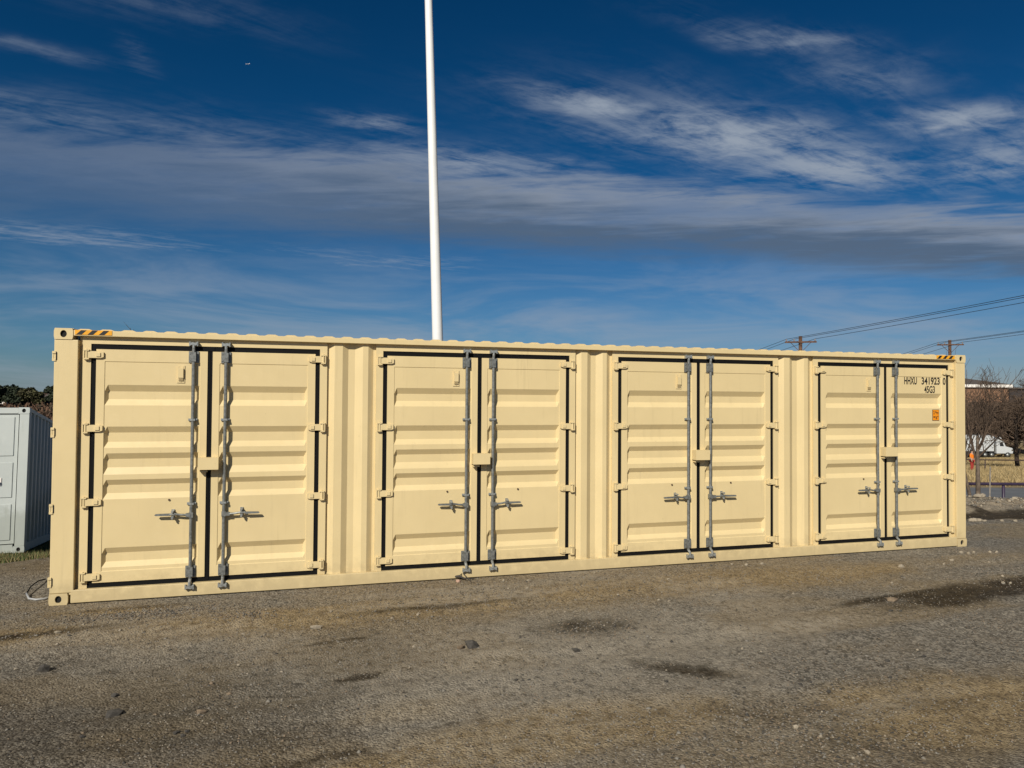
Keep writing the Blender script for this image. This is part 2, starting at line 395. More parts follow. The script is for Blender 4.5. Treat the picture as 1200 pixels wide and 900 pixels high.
pos = t.new('ShaderNodeNewGeometry').outputs['Position']
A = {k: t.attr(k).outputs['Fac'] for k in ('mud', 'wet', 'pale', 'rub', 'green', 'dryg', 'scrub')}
nf = t.noise(pos, 30.0, 6, .78); nm_ = t.noise(pos, 9.0, 5, .65); nl = t.noise(pos, 1.7, 5, .6)
vor = t.new('ShaderNodeTexVoronoi', feature='F1'); t.put(vor.inputs['Vector'], pos); vor.inputs['Scale'].default_value = 58
vr, vg, vb = t.sep(vor.outputs['Color'])
vor2 = t.new('ShaderNodeTexVoronoi', feature='F1'); t.put(vor2.inputs['Vector'], pos); vor2.inputs['Scale'].default_value = 27
v2r, v2g, v2b = t.sep(vor2.outputs['Color'])
grav = t.mix(t.ss(nf, .38, .62), (.090, .079, .062), (.255, .228, .182))
grav = t.mix(t.mul(t.ss(vr, .60, .85), .6), grav, (.34, .300, .235))
grav = t.mix(t.mul(t.ss(vg, .62, .88), .62), grav, (.036, .031, .024))
grav = t.mix(t.mul(t.ss(v2r, .84, .92), .5), grav, (.34, .30, .235))
grav = t.mix(t.mul(t.ss(v2g, .86, .92), .55), grav, (.036, .031, .024))
grav = t.mix(t.ss(nl, .40, .75, 0, .42), grav, (.175, .138, .094))
mudc = t.mix(t.ss(nm_, .3, .7), (.168, .118, .056), (.32, .242, .132))
mudc = t.mix(t.mul(t.ss(nf, .42, .6), .45), mudc, (.30, .225, .13))
mudc = t.mix(t.mul(t.ss(vg, .66, .9), .65), mudc, (.05, .034, .02))
c = t.mix(t.m('MULTIPLY', A['mud'], t.ss(nf, .2, .55, .8, 1.0)), grav, mudc)
c = t.mix(t.mul(A['pale'], t.ss(nm_, .3, .6), .62), c, (.345, .30, .228))
c = t.mix(A['rub'], c, t.mix(t.ss(nm_, .3, .7), (.17, .135, .09), (.40, .33, .235)))
wet_shade_c = t.mix(t.ss(nm_, .3, .7), (.012, .0085, .005), (.038, .027, .015))
c = t.mix(t.mul(A['wet'], t.ss(nf, .25, .6, 1.0, .80)), c, wet_shade_c)
c = t.mix(A['green'], c, t.mix(t.ss(nm_, .35, .65), (.045, .058, .014), (.10, .080, .035)))
band = t.noise(t.xyz(t.mul(t.sep(pos)[0], .05), t.mul(t.sep(pos)[1], .05)), 3.0, 4, .6)
c = t.mix(A['dryg'], c, t.mix(t.ss(band, .35, .65), (.33, .235, .105), (.20, .155, .075)))
c = t.mix(A['scrub'], c, t.mix(t.ss(t.noise(pos, .12, 5, .6), .35, .65), (.050, .030, .018), (.095, .060, .036)))
t.put(b.inputs['Base Color'], c)
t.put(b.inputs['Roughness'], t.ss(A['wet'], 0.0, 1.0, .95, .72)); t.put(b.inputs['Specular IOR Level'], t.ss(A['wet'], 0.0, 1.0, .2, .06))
bp = t.new('ShaderNodeBump'); bp.inputs['Strength'].default_value = 1.0; bp.inputs['Distance'].default_value = .022
hgt = t.add(t.add(t.mul(nm_, .8), t.mul(nf, .55)), t.mul(t.sub(.5, vor.outputs['Distance']), .5)); t.put(bp.inputs['Height'], hgt); t.l.new(bp.outputs[0], b.inputs['Normal'])
me.materials.append(gm_)
ground = struct(link('ground', me))

# ------------------------------------------------------------------ the big container
tan = thing('storage_container', 'long tan steel shipping container with four pairs of side doors', 'container', (0, 0, 0))
def casting_mesh(name, m, hx=.178, hz=.118, hy=.162, hole=(.031, .038), off=(0, 0)):
    """block x 0..hx, y 0..hy, z 0..hz with an oval pocket in the face y=0"""
    mb = MB(); n = 20; cx, cz = hx/2+off[0], hz/2+off[1]
    mb.box(0, hx, .02, hy, 0, hz)
    outer, inner = [], []
    for k in range(n):
        a = 2*math.pi*k/n; ca_, sa_ = math.cos(a), math.sin(a)
        s = min((hx-cx if ca_ > 0 else cx)/max(abs(ca_), 1e-6), (hz-cz if sa_ > 0 else cz)/max(abs(sa_), 1e-6))
        outer.append((cx+ca_*s, cz+sa_*s)); inner.append((cx+ca_*hole[0], cz+sa_*hole[1]))
    vs_ = [(x, 0, z) for x, z in outer]+[(x, 0, z) for x, z in inner]+[(x, .0195, z) for x, z in inner]+[(x, .0195, z) for x, z in outer]
    fs = []
    for k in range(n):
        j = (k+1) % n
        fs += [(k, j, n+j, n+k), (n+k, n+j, 2*n+j, 2*n+k), (3*n+k, 3*n+j, j, k)]
    mb.add(vs_, fs); mb.add([(x, .0192, z) for x, z in inner], [tuple(range(n))], 1)
    return mb.mesh(name, [m, DARK])
cm = casting_mesh('corner_casting', TAN)
for x in (0, CL-.178):
    for z in (0, CH-.118):
        link('corner_casting', cm, tan, (x, -.004, z))
        o = link('corner_casting', cm, tan, (x+.178, CW+.004, z)); o.rotation_euler.z = math.pi
for x0, x1 in ((.004, .226), (CL-.180, CL-.004)):
    part('corner_post', MB().box(x0, x1, .003, .15, .121, CH-.121), TAN, tan, bevel=.006)
    part('corner_post', MB().box(x0, x1, CW-.15, CW-.003, .121, CH-.121), TAN, tan, bevel=.006)
part('post_foot', MB().box(.184, .226, .010, .10, .10, .1205), TAN, tan)
for y0, y1 in ((.002, .066), (CW-.066, CW-.002)):
    part('top_rail', MB().box(.180, CL-.180, y0, y1, 2.820, 2.877), TAN, tan, bevel=.004)
    part('bottom_rail', MB().box(.200 if y0 < 1 else .180, CL-.180, y0, y1, .012, .145), TAN, tan, bevel=.005)
for x0, x1 in ((.02, .09), (CL-.09, CL-.02)):
    part('end_rail', MB().box(x0, x1, .165, CW-.165, CH-.115, CH-.012), TAN, tan)
    part('end_sill', MB().box(x0, x1, .165, CW-.165, .012, .16), TAN, tan)
def corrugated(pts, z0, z1, along='x'):
    mb = MB(); n = len(pts)
    mb.add([(x, y, z0) for x, y in pts]+[(x, y, z1) for x, y in pts], [(i, i+1, n+i+1, n+i) for i in range(n-1)]); return mb
# roof with cross corrugations
pts = []; x = .185; P_ = .209
while x < CL-.185-P_:
    for fr, dz_ in ((0, 0), (.12, 0), (.28, 1), (.66, 1), (.82, 0)): pts.append((x+fr*P_, dz_))
    x += P_
pts.append((CL-.185, 0)); n = len(pts)
rb = MB().add([(x, .012, 2.8795+.0145*d_) for x, d_ in pts]+[(x, CW-.012, 2.8795+.0145*d_) for x, d_ in pts], [(i, i+1, n+i+1, n+i) for i in range(n-1)])
rb.add([(x, .012, 2.8795+.0145*d_) for x, d_ in pts]+[(x, .012, 2.878) for x, d_ in pts], [(i+1, i, n+i, n+i+1) for i in range(n-1)])
part('roof', rb, TAN, tan)
part('floor', MB().box(.1, CL-.1, .09, CW-.09, .10, .135), mat('floor_ply', (.20, .13, .07), .8), tan)
# rear long wall and closed end, corrugated
pts = []; x = .2
while x < CL-.25:
    for fr, dy_ in ((0, 0), (.25, 0), (.5, 1), (.75, 1)): pts.append((x+fr*.278, CW-.02-.036*dy_))
    x += .278
pts.append((CL-.19, CW-.02)); part('rear_wall', corrugated(pts[::-1], .14, 2.83), TAN, tan)
pts = []; y = .16
while y < CW-.2:
    for fr, dx_ in ((0, 0), (.25, 0), (.5, 1), (.75, 1)): pts.append((CL-.03-.036*dx_, y+fr*.25))
    y += .25
pts.append((CL-.03, CW-.155)); part('end_wall', corrugated(pts, .15, 2.8), TAN, tan)
# cargo doors in the left end (their hinge knuckles show at the front edge)
for k, (y0, y1) in enumerate(((.17, CW/2-.01), (CW/2+.01, CW-.17))):
    mb = MB().box(.035, .075, y0, y1, .17, 2.76)
    dr = part('end_door', mb, TAN, tan)
    for yy in (y0+.3, y1-.3): part('lock_rod', MB().cyl((.010, yy, .08), (.010, yy, 2.82), .017, 8), GALV, dr, True)
HZ = (2.626, 1.841, 1.055, .264)
for z in (2.60, 1.80, 1.00, .24):
    for yy, sg in ((0, 1), (CW, -1)):
        mb = MB()
        for dz_ in (-.040, .040): mb.box(-.012, .022, yy-.006*sg if sg > 0 else yy-.03, yy+.03 if sg > 0 else yy+.006, z+dz_-.012, z+dz_+.012)
        mb.cyl((-.004, yy+.012*sg, z-.05), (-.004, yy+.012*sg, z+.05), .012, 8)
        mb.box(.022, .032, yy-.0015 if sg > 0 else yy-.01, yy+.01 if sg > 0 else yy+.0015, z-.04, z+.04, 1)  # black plate standing in for the hinge's shadow on the post
        part('end_hinge', mb, [TAN, DARK], tan)
BAY = [1.517, 4.602, 7.640, 10.742]
# corrugated strips between the bays (fractions across the strip, 1 = outer face)
PROF = ((0, 0), (.03, 0), (.15, 1), (.31, 1), (.43, 0), (.565, 0), (.725, 1), (.835, 1), (.945, 0), (1, 0))
def wall_strip(x0, x1):
    part('corrugated_panel', corrugated([(x0+f*(x1-x0), .082-.040*d_) for f, d_ in PROF], .138, 2.826), TAN, tan)
for k in range(3): wall_strip(BAY[k]+1.262, BAY[k+1]-1.262)
part('filler_plate', MB().box(.226, BAY[0]-1.262, .082, .092, .138, 2.826), TAN, tan)
part('filler_plate', MB().box(BAY[3]+1.262, CL-.180, .046, .056, .138, 2.826), TAN, tan)

# ---- one side-door bay: frame (part of the container), two leaves with fittings
FY, GY, LY = .052, .062, .050           # frame, gasket and leaf faces (distance behind the outer face)
OW, OT, OB = 1.180, 2.742, .145         # opening
frame_mb = MB(); frame_mb.box(-1.262, -OW, FY, .13, .1455, 2.8195).box(OW, 1.262, FY, .12, .1455, 2.8195).box(-OW, OW, FY, .12, OT, 2.8195)
frame_me = frame_mb.mesh('door_frame', TAN)
GRV = ((2.306,2.236,2.151,2.085), (1.857,1.791,1.691,1.629), (1.57,1.507,1.416,1.342), (1.287,1.228,1.14,1.078), (.562,.499,.408,.353))
LX0, LX1, LZ0, LZ1 = .026, 1.130, .198, 2.686
def leaf_mesh(sg):
    mb = MB()
    zs = [LZ0, LZ0+.055, .312, .318]
    dep = [0, 0, 0, .006]
    for a, b_, c_, d_ in GRV[::-1]:
        zs += [d_, c_, b_, a]; dep += [.006, .044, .044, .006]
    zs += [2.551, 2.557, LZ1]; dep += [.006, 0, 0]
    xs = [LX0, .098, .104, .135, 1.014, 1.044, 1.048, LX1]; xk = [0, 0, 1, 2, 2, 1, 0, 0]
    nxx = len(xs)
    vs_ = []
    for z, d_ in zip(zs, dep):
        for x, k in zip(xs, xk): vs_.append((x, LY+(0 if k == 0 else min(d_, .006) if k == 1 else d_), z))
    fs = [(r*nxx+c_, r*nxx+c_+1, (r+1)*nxx+c_+1, (r+1)*nxx+c_) for r in range(len(zs)-1) for c_ in range(nxx-1)]
    mb.add(vs_, fs)
    # returned edges and back
    mb.add([(LX0,LY,LZ0),(LX1,LY,LZ0),(LX1,LY,LZ1),(LX0,LY,LZ1),(LX0,.105,LZ0),(LX1,.105,LZ0),(LX1,.105,LZ1),(LX0,.105,LZ1)],
           [(0,4,5,1),(1,5,6,2),(2,6,7,3),(3,7,4,0),(4,7,6,5)])
    return mb.mirror(sg).mesh('door', TAN)
def gasket_mesh(sg):
    mb = MB().box(LX1-.004, OW-.001, GY, .115, OB+.001, OT-.001).box(.0015, LX1-.004, GY, .115, LZ1-.004, OT-.001).box(.0015, LX1-.004, GY, .115, OB+.001, LZ0+.004)
    mb.box(.0015, LX0+.003, GY-.002, .115, LZ0+.004, LZ1-.004)
    if sg > 0: mb.box(-.045, .045, GY-.006, GY-.001, LZ1+.002, OT+.006)       # lip over the meeting edge
    if sg > 0: mb.box(-.016, .016, GY-.005, GY-.003, .16, .42)
    return mb.mirror(sg).mesh('gasket', RUBBER)
def hinge_mesh(sg):
    mb = MB()
    # strap on the leaf: tapered plate with a raised pad, knuckle and two lugs welded to the jamb
    mb.prism([(1.055, -.026), (1.085, -.036), (1.215, -.036), (1.215, .036), (1.085, .036), (1.055, .026)], LY-.022, LY-.002)
    mb.box(1.085, 1.125, LY-.032, LY-.022, -.020, .020)
    mb.cyl((1.218, LY-.018, -.058), (1.218, LY-.018, .058), .013, 8)
    for z0, z1 in ((.039, .052), (-.052, -.039)):
        mb.box(1.192, 1.245, LY-.034, FY, z0, z1)
    mb.box(1.236, 1.247, LY-.030, FY, -.038, .038)
    return mb.mirror(sg).mesh('hinge', TAN)
RX, RY = .167, LY-.028
def rod_mesh(sg):
    mb = MB().cyl((RX, RY, .185), (RX, RY, 2.70), .0185, 12)
    mb.box(RX-.022, RX+.022, RY-.026, RY+.026, .86, .915)                     # handle hub on the rod
    return mb.mirror(sg).mesh('lock_rod', GALV)
def cam_mesh(sg, top):
    zc = 2.766 if top else .112; s = 1 if top else -1; cy_ = RY-.006 if top else -.026; back = FY-.001 if top else .0015
    mb = MB().tube([(RX, RY, zc-.10*s), (RX, RY, zc-.075*s), (RX, cy_, zc-.045*s), (RX, cy_, zc+.006*s)], .016, 10)
    mb.prism([(RX-.036, zc-.012), (RX-.012, zc-.020), (RX+.014, zc-.012), (RX+.040, zc-.018), (RX+.044, zc+.010), (RX+.012, zc+.016), (RX-.012, zc+.012), (RX-.040, zc+.018)], cy_-.016, cy_+.016)
    mb.box(RX-.046, RX-.032, cy_-.012, back, zc-.024, zc+.024).box(RX+.032, RX+.046, cy_-.012, back, zc-.024, zc+.024)
    return mb.mirror(sg).mesh('cam_keeper', GALV2)
def bracket_mesh(sg, big):
    mb = MB(); h = .062 if big else .014; wd = .052 if big else .046
    mb.box(RX-wd, RX+wd, LY-.012, LY-.001, -h, h)
    mb.box(RX-.026, RX+.026, RY-.022, LY-.012, -h*.82, h*.82)
    for sx in (-1, 1):
        for zz in ((-h*.6, h*.6) if big else (0,)): mb.cyl((RX+sx*wd*.78, LY-.018, zz), (RX+sx*wd*.78, LY-.011, zz), .008, 6)
    return mb.mirror(sg).mesh('rod_bracket', GALV if big else GALV2)
def handle_mesh(sg):
    mb = MB()
    z = .888
    mb.box(RX+.012, RX+.060, RY-.028, RY+.010, z-.019, z+.019)
    mb.tube([(RX+.05, RY-.016, z), (RX+.11, RY-.020, z+.004), (RX+.17, RY-.022, z+.014), (RX+.22, RY-.022, z+.010)], [.013, .012, .012, .013], 8)
    mb.prism([(RX+.22, z-.004), (RX+.36, z-.002), (RX+.372, z+.006), (RX+.36, z+.019), (RX+.22, z+.022)], RY-.032, RY-.016)
    return mb.mirror(sg).mesh('door_handle', GALV)
def catch_mesh(sg):
    mb = MB(); z = .898; x = RX+.185
    mb.box(x-.016, x+.016, LY-.006, LY+.0055, z-.045, z+.052)
    mb.box(x-.014, x+.014, RY-.038, LY-.008, z-.030, z-.014).box(x-.013, x+.013, RY-.040, LY-.008, z+.028, z+.042)
    mb.cyl((x, RY-.048, z+.034), (x, RY-.030, z+.034), .012, 8); mb.cyl((x, RY-.040, z-.040), (x, RY-.020, z-.040), .010, 8)
    return mb.mirror(sg).mesh('handle_catch', GALV2)
def vent_mesh():
    mb = MB(); x0, x1, z0, z1 = -.335, -.258, 2.335, 2.525
    mb.box(x0, x1, LY-.002, LY+.0055, z0, z1)
    mb.prism([(x0+.012, z0+.055), (x1-.012, z0+.055), (x1-.012, z1-.03), (x0+.012, z1-.03)], LY-.022, LY-.002)
    for k in range(3): mb.box(x0+.014, x1-.014, LY-.016, LY-.003, z0+.026+k*.010, z0+.030+k*.010)
    for xx, zz in ((x0+.016, z1-.014), (x1-.016, z1-.014), ((x0+x1)/2, z0+.012)): mb.cyl((xx, LY-.006, zz), (xx, LY-.002, zz), .005, 6)
    return mb.mesh('vent_cover', TAN)
def lockbox_mesh():
    mb = MB()
    mb.box(-.098, .112, LY-.109, LY-.102, 1.385, 1.515).box(-.098, .112, LY-.102, LY, 1.508, 1.515)
    mb.box(-.098, -.091, LY-.102, LY, 1.385, 1.508).box(.105, .112, LY-.102, LY, 1.385, 1.508)
    mb.box(-.085, -.010, LY-.064, LY, 1.352, 1.372)
    return mb.mesh('lock_box', TAN)
sheet = {}
for sg in (-1, 1):
    sheet[sg] = dict(door=leaf_mesh(sg), gasket=gasket_mesh(sg), hinge=hinge_mesh(sg), lock_rod=rod_mesh(sg), top=cam_mesh(sg, True), bot=cam_mesh(sg, False),
                     big=bracket_mesh(sg, True), small=bracket_mesh(sg, False), handle=handle_mesh(sg), catch=catch_mesh(sg))
vent_me, lock_me = vent_mesh(), lockbox_mesh()
bolt_me = MB().cyl((0, 0, 0), (0, -.012, 0), .011, 8).mesh('bolt', mat('rusty_bolt', (.10, .06, .035), .7, .4))
LEAVES = {}
for k, bx in enumerate(BAY):
    link('door_frame', frame_me, tan, (bx, 0, 0))
    for sg in (-1, 1):
        s = sheet[sg]
        dr = link('door', s['door'], tan, (bx, 0, 0)); LEAVES[k, sg] = dr
        g = link('gasket', s['gasket'], dr, (0, 0, 0)); g['label'] = 'black rubber seal round the door leaf'
        for z in HZ: link('hinge', s['hinge'], dr, (0, 0, z))
        link('lock_rod', s['lock_rod'], dr); link('cam_keeper', s['top'], dr); link('cam_keeper', s['bot'], dr)
        for z, b_ in ((2.622, 'big'), (1.93, 'small'), (1.01, 'small'), (.268, 'big')): link('rod_bracket', s[b_], dr, (0, 0, z))
        hd = link('door_handle', s['handle'], dr); link('handle_catch', s['catch'], dr)
        if sg < 0:
            hd.rotation_euler.y = rad((.6, 1.2, -.5, .3)[k]); link('vent_cover', vent_me, dr)
            link('bolt', bolt_me, dr, (-.395, LY+.007, 1.055))
        else: hd.rotation_euler.y = rad((.4, -.8, .9, -.3)[k])
        if sg > 0 and k in (1, 2): link('bolt', bolt_me, dr, (.50, LY+.007, 1.06))
    link('lock_box', lock_me, LEAVES[k, 1])

def text_mb(s, x0, x1, z0, z1, y, bold=0.0, mi=0, space=1.0):
    cu = bpy.data.curves.new('t', 'FONT'); cu.body = s; cu.size = 1; cu.offset = bold; cu.space_character = space; cu.resolution_u = 6
    o = bpy.data.objects.new('t', cu); col.objects.link(o)
    m_ = bpy.data.meshes.new_from_object(o.evaluated_get(bpy.context.evaluated_depsgraph_get()))
    vs_ = [tuple(v.co) for v in m_.vertices]; fs = [tuple(p.vertices) for p in m_.polygons]
    bpy.data.objects.remove(o, do_unlink=True); bpy.data.meshes.remove(m_)
    ax = [v[0] for v in vs_]; az = [v[1] for v in vs_]
    sx = (x1-x0)/(max(ax)-min(ax)); sz = (z1-z0)/(max(az)-min(az))
    return MB().add([(x0+(v[0]-min(ax))*sx, y, z0+(v[1]-min(az))*sz) for v in vs_], fs, mi)
def join(*mbs):
    r = MB()
    for m_ in mbs:
        b_ = len(r.v); r.v += m_.v; r.f += [tuple(i+b_ for i in f) for f in m_.f]; r.m += m_.m
    return r
dr = LEAVES[3, 1]; bx = BAY[3]; ty = LY+.0035
def shift(mb): mb.v = [(x-bx, y, z) for x, y, z in mb.v]; return mb
part('lettering', shift(join(text_mb('HHXU', 11.090, 11.325, 2.440, 2.550, ty, .022), text_mb('341923', 11.412, 11.755, 2.440, 2.550, ty, .022), text_mb('0', 11.808, 11.860, 2.440, 2.550, LY-.002, .022))), INK, dr)['label'] = 'black container number HHXU 341923 0'
part('lettering', shift(text_mb('45G3', 11.462, 11.662, 2.315, 2.422, ty, .022)), INK, dr)['label'] = 'black type code 45G3'
ORG = mat('sticker_orange', (.80, .27, .006), .5)
st = MB().box(11.612, 11.739, LY+.0025, LY+.005, 1.90, 2.066, 1); st.box(11.618, 11.733, LY+.0018, LY+.0024, 1.907, 2.059, 0)
part('height_sticker', shift(join(st, text_mb('2.9m', 11.628, 11.722, 1.995, 2.045, LY+.001, .02, 1), text_mb("9'6\"", 11.628, 11.722, 1.920, 1.970, LY+.001, .02, 1))), [ORG, INK], dr)['label'] = 'orange height warning sticker'

def warning(x0, x1, lean):
    """sheet on the rail face with slanted black bars"""
    y0, z0, z1 = -.0030, 2.832, 2.881; mb = MB().box(x0, x1, y0, .0015, z0, z1, 0); wd = .052; x = x0+.012
    while x+wd*1.1 < x1:
        a, b_ = x, x+wd
        h = z1-z0-.004
        mb.prism([(a, z0+.002), (b_, z0+.002), (min(b_+lean, x1-.002), z0+.002+h), (min(a+lean, x1-.004), z0+.002+h)], y0-.0016, y0-.0004, 1); x += wd*2.05
    part('warning_strip', mb, [YEL, BLK], tan)
warning(.195, .545, .045); warning(11.640, 11.985, .045)

# ------------------------------------------------------------------ the grey container
gray = thing('storage_container', 'pale grey steel storage container standing on grass, its side in shade', 'container')
c1_ = at_depth(32.0, 650, 12.8); GRX, GRY = -2.22, 6.18
gray.location = (GRX, GRY, -.60); gray.rotation_euler = (rad(-6.4), 0, rad(9.2))
GW, GL, GH = 2.44, 6.06, 2.591
gcm = casting_mesh('corner_casting', GREY, hole=(.030, .036))
for x in (-.178, -GW):
    for z in (0, GH-.118):
        link('corner_casting', gcm, gray, (x, -.004, z))
        o = link('corner_casting', gcm, gray, (x+.178, GL+.004, z)); o.rotation_euler.z = math.pi
for x0 in (-.15, -GW+.004):
    for y0 in (.002, GL-.15): part('corner_post', MB().box(x0, x0+.146, y0, y0+.148, .1185, GH-.1185), GREY, gray, bevel=.004)
    part('top_rail', MB().box(x0+.07 if x0 > -1 else x0, x0+.144 if x0 > -1 else x0+.074, .155, GL-.155, GH-.07, GH-.006), GREY, gray)
    part('bottom_rail', MB().box(x0+.07 if x0 > -1 else x0, x0+.144 if x0 > -1 else x0+.074, .155, GL-.155, .01, .16), GREY, gray)
part('end_rail', MB().box(-GW+.18, -.18, .004, .1, GH-.11, GH-.006), GREY, gray); part('end_sill', MB().box(-GW+.18, -.18, .004, .1, .01, .15), GREY, gray)
part('roof', MB().box(-GW+.02, -.02, .02, GL-.02, GH-.03, GH-.012), GREY, gray); part('floor', MB().box(-GW+.08, -.08, .16, GL-.16, .04, .10), DARK, gray)
for side in (-.012, -GW+.012):
    pts = []; y = .15
    while y < GL-.3:
        for fr, k_ in ((0, 0), (.34, 0), (.42, 1), (.92, 1)): pts.append((side-(.06*k_ if side > -1 else -.06*k_), y+fr*.42))
        y += .42
    pts.append((side, GL-.15))
    part('corrugated_side', corrugated(pts if side > -1 else pts[::-1], .15, GH-.06), GREY, gray)
part('end_wall', MB().box(-GW+.15, -.15, GL-.06, GL-.02, .1, GH-.1), GREY, gray)
for k, (x0, x1) in enumerate(((-GW/2+.01, -.165), (-GW+.165, -GW/2-.01))):
    dr = part('door', MB().box(x0, x1, .030, .07, .165, GH-.125), GREY, gray)
    part('gasket', MB().box(x0-.008, x1+.008, .036, .06, .157, GH-.117), RUBBER, dr)
    for z0, z1 in ((1.72, 2.42), (.98, 1.60), (.23, .86)):
        part('pressed_panel', MB().prism([(x0+.06, z0), (x1-.06, z0), (x1-.06, z1), (x0+.06, z1)], .018, .0295), GREY, dr, bevel=.008)
    mb = MB(); hx = x1-.28
    mb.box(hx-.06, hx+.06, .006, .0178, 1.19, 1.33, 1); mb.cyl((hx, -.03, 1.26), (hx, .006, 1.26), .022, 10, 0); mb.box(hx-.09, hx+.02, -.042, -.026, 1.245, 1.275, 0)
    mb.cyl((hx+.03, -.008, 1.215), (hx+.03, .006, 1.215), .016, 8, 0)
    part('lever_handle', mb, [RUBBER, TRIMW], dr)

# ------------------------------------------------------------------ tall white pole behind the container
p0 = Vector((6.24, 12, 3.85)); p1 = Vector((5.88, 12, 13.82)); ax = (p1-p0)/(p1.z-p0.z)
bz = gz(p0.x-ax.x*4.6, 12); base = p0+ax*(bz-p0.z)
fp = thing('flag_pole', 'tall white tapered metal pole rising behind the tan container, leaning slightly', 'pole', base)
H_ = 24.0
part('shaft', MB().tube([ax*h for h in (-.3, 3, 8, 14, 20, H_)], [.182, .168, .143, .115, .09, .075], 24), WHITE, fp, True)
part('base_collar', MB().tube([(0, 0, -.1), (0, 0, .06), (0, 0, .12)], [.36, .36, .21], 20), WHITE, fp)
part('finial', MB().blob(ax*(H_+.08), (.14, .14, .14), 1, 2, jag=0), GALV2, fp, True)

# ------------------------------------------------------------------ utility poles and wires
def util_pole(px, py, d, arm_dir, label, h_above=None):
    top = at_depth(px, py, d); g = gz(top.x, top.y)
    tp = thing('utility_pole', label, 'utility pole', (top.x, top.y, g), (0, 0, math.atan2(arm_dir.y, arm_dir.x)), 'wooden utility poles')
    h = top.z-g
    part('post', MB().tube([(0, 0, -.5), (0, 0, h*.5), (0, 0, h)], [.19, .165, .14], 10), WOODP, tp, True)
    part('cross_arm', MB().box(-1.2, 1.2, -.20, -.10, h-.55, h-.42), WOODP, tp)
    for sx in (-1, 1):
        part('arm_brace', MB().tube([(sx*.75, -.16, h-.54), (sx*.09, -.15, h-1.25)], .022, 6), WOODP, tp)
    ends = []
    R_ = Matrix.Rotation(math.atan2(arm_dir.y, arm_dir.x), 3, 'Z')
    for sx in (-1.08, -.5, 1.08):
        part('insulator', MB().tube([(sx, -.15, h-.42), (sx, -.15, h-.34), (sx, -.15, h-.30), (sx, -.15, h-.26)], [.02, .055, .04, .05], 8), PORC, tp, True)
        ends.append(Vector((top.x, top.y, g))+R_ @ Vector((sx, -.15, h-.24)))
    return tp, ends
arm1 = (rt0*.97+Vector((fwd.x, fwd.y, 0))*-.25).normalized()
lines = []
for nm, spec in (('first', ((938, 394, 58), (1700, 246, 25.5), (800, 442, 96))), ('second', ((1113, 398.5, 72), (1750, 302, 34), (985, 437, 110)))):
    es = []
    for j, (px, py, d) in enumerate(spec):
        lab = {('first', 0): 'wooden utility pole rising over the third pair of doors of the tan container',
               ('second', 0): 'wooden utility pole with cross arm, rising behind the lettered door of the tan container',
               ('first', 1): 'wooden utility pole out beside the yard carrying the higher wires', ('second', 1): 'wooden utility pole out beside the yard carrying the lower wires',
               ('first', 2): 'wooden utility pole far behind the container carrying the higher wires', ('second', 2): 'wooden utility pole far behind the container carrying the lower wires'}[nm, j]
        es.append(util_pole(px, py, d, arm1, lab)[1])
    for j in (1, 2):
        for k in range(3):
            a, b_ = es[0][k], es[j][k]; n = 14; sag = .12
            mb = MB(); pts = []
            for i in range(n+1):
                f = i/n; p = a.lerp(b_, f)-a; p.z -= sag*4*f*(1-f); pts.append(p)
            mb.tube(pts, .017 if nm == 'first' else .019, 5)
            o = part('overhead_wire', mb, WIRE, None, True); o.location = a
            hi = 'higher' if nm == 'first' else 'lower'
            tag(o, f'thin black overhead wire of the {hi} line ' + ('running down behind the tan container' if j == 2 else 'rising away from its utility pole'), 'wire', f'{hi} line wires ' + ('going behind' if j == 2 else 'coming forward'))

# ------------------------------------------------------------------ trees
def bare_tree(seed, h, r0, levels=5, lean=(0, 0), fork=False, spread=.65, nb=(5, 5, 4, 4), twig_r=.006, sides=(8, 6, 4, 3, 3), low=.35):
    rr = random.Random(seed); trunk, crown = MB(), MB()
    def grow(p, d, L, r, lv):
        n = 5 if lv == 0 else 4 if lv < 3 else 2
        pts, rads = [p], [r]; q = Vector(p); dd_ = Vector(d)
        r1 = max(r*(.42 if lv == 0 else .35), twig_r*.6)
        for i in range(n):
            dd_ = (dd_+Vector((rr.uniform(-1, 1), rr.uniform(-1, 1), rr.uniform(-.5, .9)))*((.04 if fork else .10) if lv == 0 else .2)).normalized()
            q = q+dd_*(L/n); pts.append(q); rads.append(r+(r1-r)*(i+1)/n)
        (trunk if lv == 0 else crown).tube(pts, rads, sides[min(lv, len(sides)-1)], cap=lv == 0)
        if lv >= levels-1: return
        k = nb[min(lv, len(nb)-1)]
        for j in range(k):
            f = (low if lv == 0 else .2)+(.98-(low if lv == 0 else .2))*(j+rr.random())/k
            i = min(int(f*n), n-1); g = f*n-i; pp = pts[i].lerp(pts[i+1], g)
            ax_ = (pts[i+1]-pts[i]).normalized(); s = ax_.orthogonal().normalized(); s = Matrix.Rotation(rr.uniform(0, 6.283), 3, ax_) @ s
            nd = (ax_*(1-spread*rr.uniform(.6, 1.1))+s*spread*rr.uniform(.8, 1.3)+Vector((0, 0, .22))).normalized()
            rl = rads[i]+(rads[i+1]-rads[i])*g
            grow(pp, nd, L*rr.uniform(.42, .68), max(rl*.6, twig_r), lv+1)
    d0 = Vector((lean[0], lean[1], 1)).normalized()
    if fork:
        grow(Vector((-.03, 0, -.2)), Vector((-.25, .02, 1)).normalized(), h*.75, r0*.75, 0)
        grow(Vector((.06, .02, -.2)), Vector((.02, 0, 1)).normalized(), h*.82, r0, 0)
    else: grow(Vector((0, 0, -.2)), d0, h*.62, r0, 0)
    return trunk, crown
